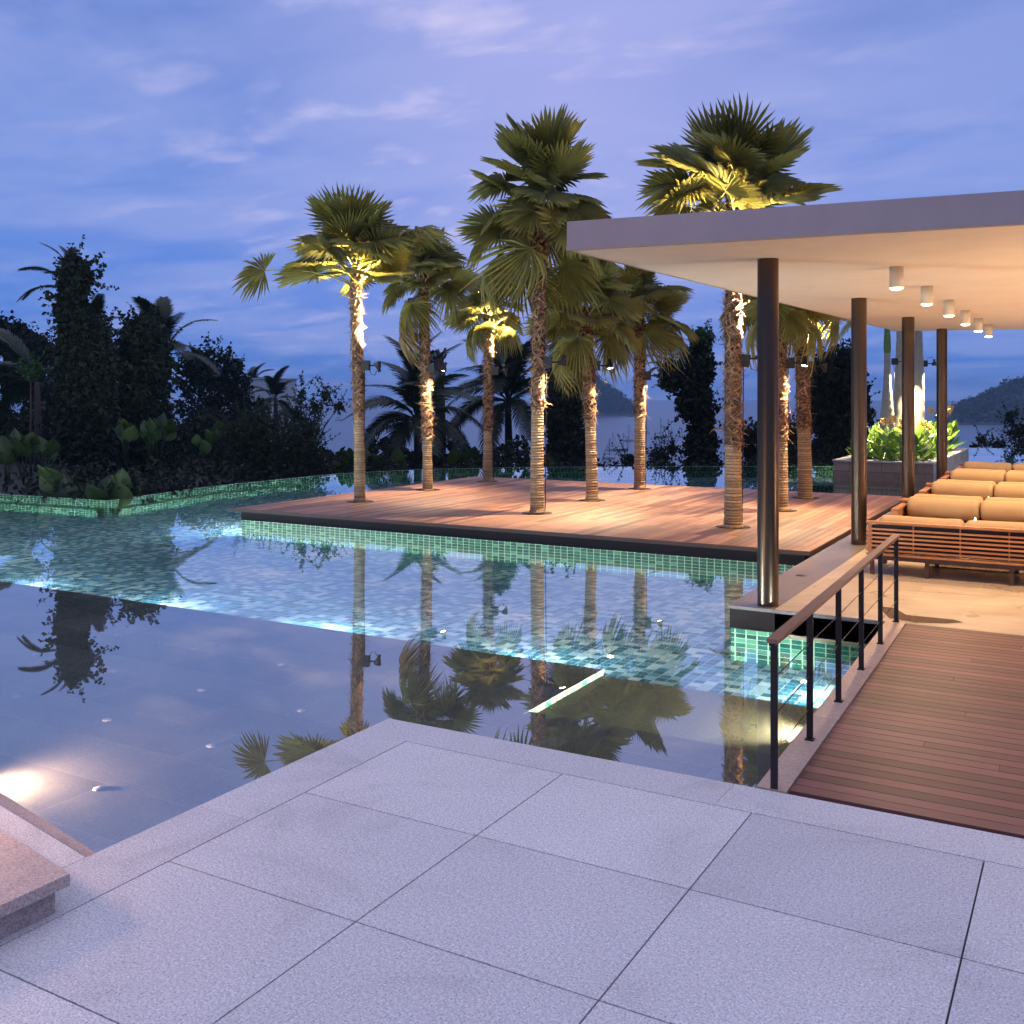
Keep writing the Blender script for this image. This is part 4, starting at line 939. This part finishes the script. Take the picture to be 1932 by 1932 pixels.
tree('shrub', 'bluish shrub seen between the shaggy palm and the first bronze column', [(1415, 830, 43, 26, 46), (1430, 865, 43, 26, 26)], 900, .2, 'dark_leaf', (1415, .08), 'shrub', shell=.3)
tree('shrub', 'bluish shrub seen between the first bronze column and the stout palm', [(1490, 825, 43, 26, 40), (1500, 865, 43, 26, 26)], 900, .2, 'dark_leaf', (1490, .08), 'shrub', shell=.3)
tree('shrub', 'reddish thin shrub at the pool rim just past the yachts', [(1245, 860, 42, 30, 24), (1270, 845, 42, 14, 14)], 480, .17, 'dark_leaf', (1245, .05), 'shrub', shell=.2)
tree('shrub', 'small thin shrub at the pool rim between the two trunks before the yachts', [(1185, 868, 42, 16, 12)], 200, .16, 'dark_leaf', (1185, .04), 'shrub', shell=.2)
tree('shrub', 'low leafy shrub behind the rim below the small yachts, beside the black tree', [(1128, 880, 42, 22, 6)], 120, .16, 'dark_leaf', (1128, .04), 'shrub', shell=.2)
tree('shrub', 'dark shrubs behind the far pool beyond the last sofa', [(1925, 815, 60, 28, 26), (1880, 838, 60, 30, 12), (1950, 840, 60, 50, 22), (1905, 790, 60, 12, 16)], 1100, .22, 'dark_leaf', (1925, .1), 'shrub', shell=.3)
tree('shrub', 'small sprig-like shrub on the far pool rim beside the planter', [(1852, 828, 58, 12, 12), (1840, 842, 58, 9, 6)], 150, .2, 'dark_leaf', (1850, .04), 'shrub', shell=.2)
# undergrowth: one uncountable mass behind the rim
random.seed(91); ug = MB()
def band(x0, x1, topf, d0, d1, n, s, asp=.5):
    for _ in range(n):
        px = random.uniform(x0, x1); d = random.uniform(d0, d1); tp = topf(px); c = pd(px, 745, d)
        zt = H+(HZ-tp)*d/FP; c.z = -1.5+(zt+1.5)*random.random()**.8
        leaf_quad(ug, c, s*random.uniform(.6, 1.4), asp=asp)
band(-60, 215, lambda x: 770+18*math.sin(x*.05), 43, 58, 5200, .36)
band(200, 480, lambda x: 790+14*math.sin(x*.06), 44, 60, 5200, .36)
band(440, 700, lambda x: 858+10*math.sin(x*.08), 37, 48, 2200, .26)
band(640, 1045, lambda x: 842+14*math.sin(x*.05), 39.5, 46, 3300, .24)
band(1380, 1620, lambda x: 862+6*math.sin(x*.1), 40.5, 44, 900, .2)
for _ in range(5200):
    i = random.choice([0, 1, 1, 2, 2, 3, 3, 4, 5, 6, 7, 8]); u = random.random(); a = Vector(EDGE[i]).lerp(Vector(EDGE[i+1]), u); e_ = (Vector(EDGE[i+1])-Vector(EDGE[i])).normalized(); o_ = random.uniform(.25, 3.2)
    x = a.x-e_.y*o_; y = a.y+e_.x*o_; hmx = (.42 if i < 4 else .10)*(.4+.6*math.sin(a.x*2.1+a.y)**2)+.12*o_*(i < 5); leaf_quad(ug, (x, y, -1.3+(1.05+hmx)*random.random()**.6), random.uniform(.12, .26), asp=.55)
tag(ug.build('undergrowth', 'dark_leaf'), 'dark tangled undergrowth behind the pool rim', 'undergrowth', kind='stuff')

# taro plants
def taro_leaf(seed, s=.62):
    random.seed(seed); mb = MB(); N = 9; rows = []
    for i in range(N+1):
        v = i/N; wv = [.0, .26, .44, .52, .52, .47, .39, .28, .14, .003][i]; y = -.16+1.1*v
        rows.append([Vector((x*wv*1.0, 0, y*s/.62*.62)) + Vector((0, .10*abs(x)**1.3*1 - .25*(v-.3)**2 + .012*(-1)**i*abs(x), 0)) for x in (-1, -.66, -.33, 0, .33, .66, 1)])
    mb.grid([[Vector((p.x*s/.62*.62, p.y*s, p.z)) for p in r] for r in rows], random.random(), sm=True); return mb.mesh('leaf', 'taro_leaf')
TL = [taro_leaf(51), taro_leaf(52), taro_leaf(53)]
TP = [(12, 850, 30.5), (45, 835, 31), (85, 842, 31.5), (112, 922, 26.35), (205, 922, 25.75), (243, 922, 26.3), (240, 812, 34), (285, 808, 34), (300, 815, 35), (395, 835, 34), (425, 822, 34.5), (455, 838, 35), (640, 872, 36.5), (668, 862, 37),
      (715, 880, 37.5), (735, 870, 38), (860, 872, 39), (885, 868, 39), (1000, 882, 40.5), (1030, 880, 40.5), (1042, 885, 41)]
TLB = 'big-leaved taro plant rising behind the pool rim'
for i, (px, py, d) in enumerate(TP):
    random.seed(300+i); p = pd(px, py, d); g = p.copy(); g.z = p.z-.9
    dl_ = {3: 'big-leaved taro plant with one upright pale green leaf leaning over the rim corner', 4: 'dim bluish taro plant beside the upright pale taro leaf', 5: 'pair of taro leaves standing where the rim turns, second clump over the water',
           0: 'taro clump cut by the photo edge, above the pool rim', 1: 'dim taro clump just inside the photo edge, above the pool rim', 2: 'dim taro clump under the vine-covered palm, second from the photo edge',
           6: 'bluish taro clump below the broad tiered tree, beside its trunk', 7: 'taro clump below the airy tree, bluish upright leaves', 8: 'taro clump just seaward of the bluish upright one below the airy tree',
           10: 'tall taro clump with round leaves below the satellite dish', 11: 'taro clump touching the big rounded bush', 13: 'taro plant just behind the one at the lone-frond palm trunk',
           14: 'taro clump between the first two lit palm trunks, lower leaves', 15: 'taro clump between the first two lit palm trunks, taller leaves', 16: 'taro clump just past the second palm trunk', 17: 'taro clump midway between the second palm trunk and short uplit palm',
           18: 'taro plant behind the tall olive palm trunk', 19: 'taro plant under the black vine-covered tree', 20: 'taro plant at the seaward foot of the black vine-covered tree',
           9: 'taro clump in front of the big rounded bush, lowest leaves', 12: 'taro plant next to the lone-frond palm trunk'}.get(i, TLB)
    t = thing('taro_plant', dl_, 'taro plant', g, 0, 'taro plants behind the pool rim' if dl_ == TLB else None)
    m = MB(); N = random.choice([5, 6, 7]); LFS = []
    for k in range(N):
        a = random.uniform(0, 6.28); rr = random.uniform(.1, .5); h = random.uniform(.45, 1.0); e = Vector((rr*math.cos(a), rr*math.sin(a), h))
        m.tube([(0, 0, -.4), (e.x*.5, e.y*.5, h*.6), e], [.02, .015, .01], 5); LFS.append((e, a))
    m.build('stem', 'taro_leaf', t)
    for e, a in LFS:
        M = Matrix.Translation(e) @ Matrix.Rotation(YAW+random.uniform(-.7, .7), 4, 'Z') @ Matrix.Rotation(R_(random.uniform(-25, 25)), 4, 'Y') @ Matrix.Rotation(R_(random.uniform(-30, 35)), 4, 'X')
        q = random.uniform(.55, .95)*(1.25 if i in (3, 4, 5) else 1); link('leaf', random.choice(TL), t, mat=M @ Matrix.Diagonal((q*.9, q, q, 1)))

BT_ = bpy.data.objects['taro_plant.003']; e = Vector((.25, -.15, .55))
link('leaf', TL[0], BT_, mat=Matrix.Translation(e) @ Matrix.Rotation(YAW-.15, 4, 'Z') @ Matrix.Rotation(R_(6), 4, 'Y') @ Matrix.Rotation(R_(-8), 4, 'X') @ Matrix.Scale(1.35, 4))
BT_ = bpy.data.objects['taro_plant.005']
link('leaf', TL[1], BT_, mat=Matrix.Translation((.0, -.15, .5)) @ Matrix.Rotation(YAW-.9, 4, 'Z') @ Matrix.Rotation(R_(-8), 4, 'Y') @ Matrix.Scale(1.0, 4))

# bollard light just outside the view, warming the plinth
bo = at(-330, 1640, 0); t = thing('bollard_light', 'small bollard light beside the granite plinth, just outside the view', 'bollard light', bo)
m = MB(); m.lathe([(.001, 0), (.05, 0), (.05, .55), (.001, .55)], 16); m.build('post', 'black_metal', t); m = MB(); m.lathe([(.05, .551), (.05, .62), (.001, .63)], 16); m.build('lens', 'lens', t)
m = MB(); m.lathe([(.001, .66), (.07, .65), (.07, .64)], 16); m.build('cap', 'black_metal', t); point('bollard_bulb', (.0, 0, .80), 70, (1, .56, .40), t, .14)

# white building with satellite dish
bd_ = pd(419, 745, 112); b2 = pd(490, 745, 108); zt_ = H+(HZ-714)*110/FP
t = thing('white_building', 'pale flat-roofed building showing between the garden trees', 'building', (b2.x, b2.y, -8)); dv = (Vector((bd_.x, bd_.y, 0))-Vector((b2.x, b2.y, 0))); ln = dv.length+3; dv.normalize(); nv_ = Vector((dv.y, -dv.x, 0))
if nv_.dot(FV) < 0: nv_ = -nv_
m = MB(); m.prism([(0, 0), (dv.x*ln, dv.y*ln), (dv.x*ln+nv_.x*5, dv.y*ln+nv_.y*5), (nv_.x*5, nv_.y*5)], 0, zt_+8-.1); m.build('wall', 'wall_paint', t)
m = MB(); e = .12; m.prism([(-dv.x*e-nv_.x*e, -dv.y*e-nv_.y*e), (dv.x*ln-nv_.x*e, dv.y*ln-nv_.y*e), (dv.x*ln+nv_.x*5, dv.y*ln+nv_.y*5), (nv_.x*5-dv.x*e, nv_.y*5-dv.y*e)], zt_+8-.099, zt_+8.02); m.build('roof', 'wall_paint', t)
p = pd(447, 745, 111.5); p.z = zt_+.02; t = thing('satellite_dish', 'big mesh satellite dish standing on the white building roof', 'satellite dish', p)
aimd = (RV*-.35-FV*.9+Vector((0, 0, .35))).normalized(); Q = Matrix.Translation((0, 0, 1.15)) @ aimd.to_track_quat('Z', 'Y').to_matrix().to_4x4()
m = MB(); m.grid([[Q @ Vector((r*math.cos(2*PI*k/28), r*math.sin(2*PI*k/28), .28*r*r)) for k in range(28)] for r in (.02, .3, .6, .85, 1.02)], .5, True); m.build('dish', 'dish_mesh', t)
m = MB()
for k in range(12): a = 2*PI*k/12; m.tube([Q @ Vector((r*math.cos(a), r*math.sin(a), .28*r*r-.02)) for r in (.03, .35, .7, 1.02)], .018, 4)
m.tube([Q @ Vector((1.02*math.cos(2*PI*k/28), 1.02*math.sin(2*PI*k/28), .28*1.04)) for k in range(29)], .022, 4, cap=False); m.build('rib', 'black_metal', t)
m = MB(); m.tube([(0, 0, 0), (0, 0, 1.1)], .06, 8); m.tube([Q @ Vector((0, 0, 0)), Q @ Vector((0, 0, .75))], .025, 6); m.build('mast', 'black_metal', t)

# ------------------------------------------------------------------ yachts on the sea
def make_boat(kind):
    t = thing('sailing_boat' if kind else 'motor_boat', 'x', 'boat', (0, 0, -30), 0, 'boats moored in the bay'); m = MB(); rows = []
    N = 10
    for i in range(N+1):
        u = i/N; bw_ = 1.55*(math.sin(PI*min(1, .18+u*.82))**.6 if u < 1 else .02); x = -5+10*u; zt = .95+.45*u*u
        rows.append([(x, -bw_, zt), (x, -bw_*.8, .1), (x, 0, -.4), (x, bw_*.8, .1), (x, bw_, zt)])
    m.grid(rows, .5); m.face([r[0] for r in rows]+[r[-1] for r in reversed(rows)]); m.face(rows[0]); m.build('hull', 'boat_white' if kind != 2 else 'boat_dark', t)
    m = MB(); m.box(-2.6, 2.2, -.9, .9, 1.0, 1.65 if kind else 2.4); 
    if not kind: m.box(-3.2, .8, -1.1, 1.1, 2.5, 2.65)
    bev(m.build('cabin', 'boat_white', t), .1)
    if kind:
        m = MB(); m.tube([(.6, 0, 1), (.6, 0, 10.5)], [.30, .20], 6); m.tube([(.6, 0, 10.3), (5, 0, 1.4)], .07, 4); m.tube([(.6, 0, 10.3), (-5, 0, 1.1)], .07, 4); m.build('mast', 'boat_dark', t)
        m = MB(); m.tube([(.6, 0, 2.5), (-4, 0, 2.6)], [.22, .14], 6); m.build('boom', 'boat_dark', t)
    return t
b1, b2_, b3 = make_boat(1), make_boat(2), make_boat(0)
BT = [(846, 1385, 150, 1, .1), (885, 1290, 130, 1, .05), (1000, 1292, 130, 2, -.1), (1045, 1350, 130, 2, .15), (1065, 1185, 120, 1, -.05), (1422, 1152, 145, 2, .1), (1505, 1195, 165, 1, -.1), (1490, 1255, 150, 3, .2), (1668, 1140, 70, 1, .4), (1282, 1098, 60, 1, .5)]
BL = ['dark-hulled yacht lowest in the bay, beside the lit trunk with the glowing lamp', 'pale yacht above the lowest one, its mast touching nothing', 'dark yacht whose stern overlaps the pale yacht', 'dark yacht just above the shrub at the rim', 'yacht farther out, touching the deck-rear palm trunk',
      'dark yacht topping the cluster near the vine-covered tree', 'pale yacht crossing the cluster near the vine-covered tree', 'motor boat without mast below the cluster of yachts', 'small yacht half hidden by the vine-covered tree', 'tiny yacht just clear of the deck-rear palm trunk']
used = {1: False, 2: False, 3: False}
def boat(px, py, lpx, k, rot, lb, light=False):
    src = {1: b1, 2: b2_, 3: b3}[k]; t = src if not used[k] else copy_tree(src); used[k] = True; t['label'] = lb
    p = at(px, py, -30); d = (p.x*FX+p.y*FY); s_ = lpx*d/FP/10
    t.location = p; t.scale = (s_, s_, s_*1.5); t.rotation_euler = (0, 0, YAW+rot)
    if light:
        m = MB(); m.lathe([(.001, -.35), (.35, 0), (.001, .35)], 8, (.6, 0, 10.9)); m.build('masthead_light', 'masthead', t)
    return t
for (zx, zy, ln, k, rot), lb in zip(BT, BL): boat(1006.5+zx*.168, 633.2+zy*.168, ln*.168, k, rot, lb)
boat(640, 793, 14, 1, .3, 'tiny yacht with a lit mast beside the slender open tree', True)
boat(1477, 806, 16, 1, .2, 'tiny yacht with a lit mast between the first column and the stout palm', True)

# ------------------------------------------------------------------ lamps sunk in the pool walls and by the plinth (where the photo shows their light), plus lamps added to brighten tiles and soffit
def pool_lamp(loc, aim, power, lb, size=120, color=(1, .84, .60)):
    t = thing('underwater_light', lb, 'pool light', loc, 0, 'round lights sunk in the pool walls'); a = Vector(aim).normalized()
    Q = a.to_track_quat('Z', 'Y').to_matrix().to_4x4()
    m = MB(); m.grid([[Q @ Vector((r*math.cos(2*PI*k/14), r*math.sin(2*PI*k/14), z)) for k in range(14)] for r, z in ((.001, -.02), (.035, -.02), (.035, .008), (.028, .008))], .5, True); m.build('housing', 'steel_cable', t)
    m = MB(); m.grid([[Q @ Vector((r*math.cos(2*PI*k/14), r*math.sin(2*PI*k/14), .004)) for k in range(14)] for r in (.001, .027)], .5, True); m.build('lens', 'lens', t)
    spot('pool_bulb', a*.03, a, power, size, .9, color, t, .03)
for x in (-22, -18, -14.5, -11.5, -8.5, -5.4): pool_lamp((x, 9.262, -.47), (0, 1, .0), 3600 if x < -15 else 1000, 'round light sunk in the shelf wall under the water', 150, (.92, .98, 1))
pool_lamp((-1.86, 8.38, -.40), (-1, .03, -.03), 1500, 'round light sunk in the kerb wall by the pool steps', 100)
pool_lamp((-1.88, 10.2, -.42), (-1, -.1, -.03), 420, 'round light sunk in the kerb wall near the lounge corner', 150, (.92, .98, 1))
nl_ = Vector((de.y, -de.x, 0)); nl_ = nl_ if nl_.dot(RV) > 0 else -nl_; pl_ = e1+de*.62+nl_*.05
pool_lamp((pl_.x, pl_.y, -.285), (RV*.97+FV*.36+Vector((0, 0, .05))), 480, 'round light sunk in the ledge wall just outside the view', 165, (1, .58, .36))

for (x, y) in ((-15.59, 17.0), (-15.59, 20.0), (-15.59, 23.4)): pool_lamp((x+.085, y, -.295), (-1, -.35, .0), 1500, 'round light added in the submerged side wall of the deck island to brighten the tiles', 150, (.92, .98, 1))  # lamps added to brighten the pool tiles beside the deck
for i, (x, y) in enumerate(((2.2, 12.6), (2.6, 17.4), (2.6, 22.4))):  # uplights added out of view to brighten the soffit
    t = thing('added_uplight', 'added short bronze uplight, unseen beyond the sofas, brightening the soffit', 'added light', (x, y, 0), 0, 'added unseen uplights for the soffit')
    m = MB(); m.lathe([(.001, .002), (.12, .002), (.12, .03), (.05, .05), (.05, .5), (.10, .62), (.10, .72), (.085, .72), (.06, .66)], 18); m.build('housing', 'bronze', t)
    m = MB(); m.lathe([(.001, .68), (.07, .68)], 18); m.build('lens', 'lens', t)
    spot('added_uplight_bulb', (0, 0, .74), (-.45, 0, 1), 520, 150, .7, (1, .62, .34), t, .06)

# ------------------------------------------------------------------ evening haze over the bay
hm = bpy.data.materials.new('haze'); hm.use_nodes = True; t = hm.node_tree; t.nodes.remove(t.nodes['Principled BSDF'])
pv = nd(t, 'ShaderNodeVolumePrincipled'); pv.inputs['Color'].default_value = (.42, .68, 1.0, 1); pv.inputs['Density'].default_value = .00019; pv.inputs['Anisotropy'].default_value = 0
t.links.new(pv.outputs[0], t.nodes['Material Output'].inputs['Volume']); MATS['haze'] = hm
m = MB(); m.box(-6100, 6100, -6100, 6100, -38, 75); tag(m.build('haze', 'haze'), 'thin blue evening haze over the bay', 'haze', kind='stuff')
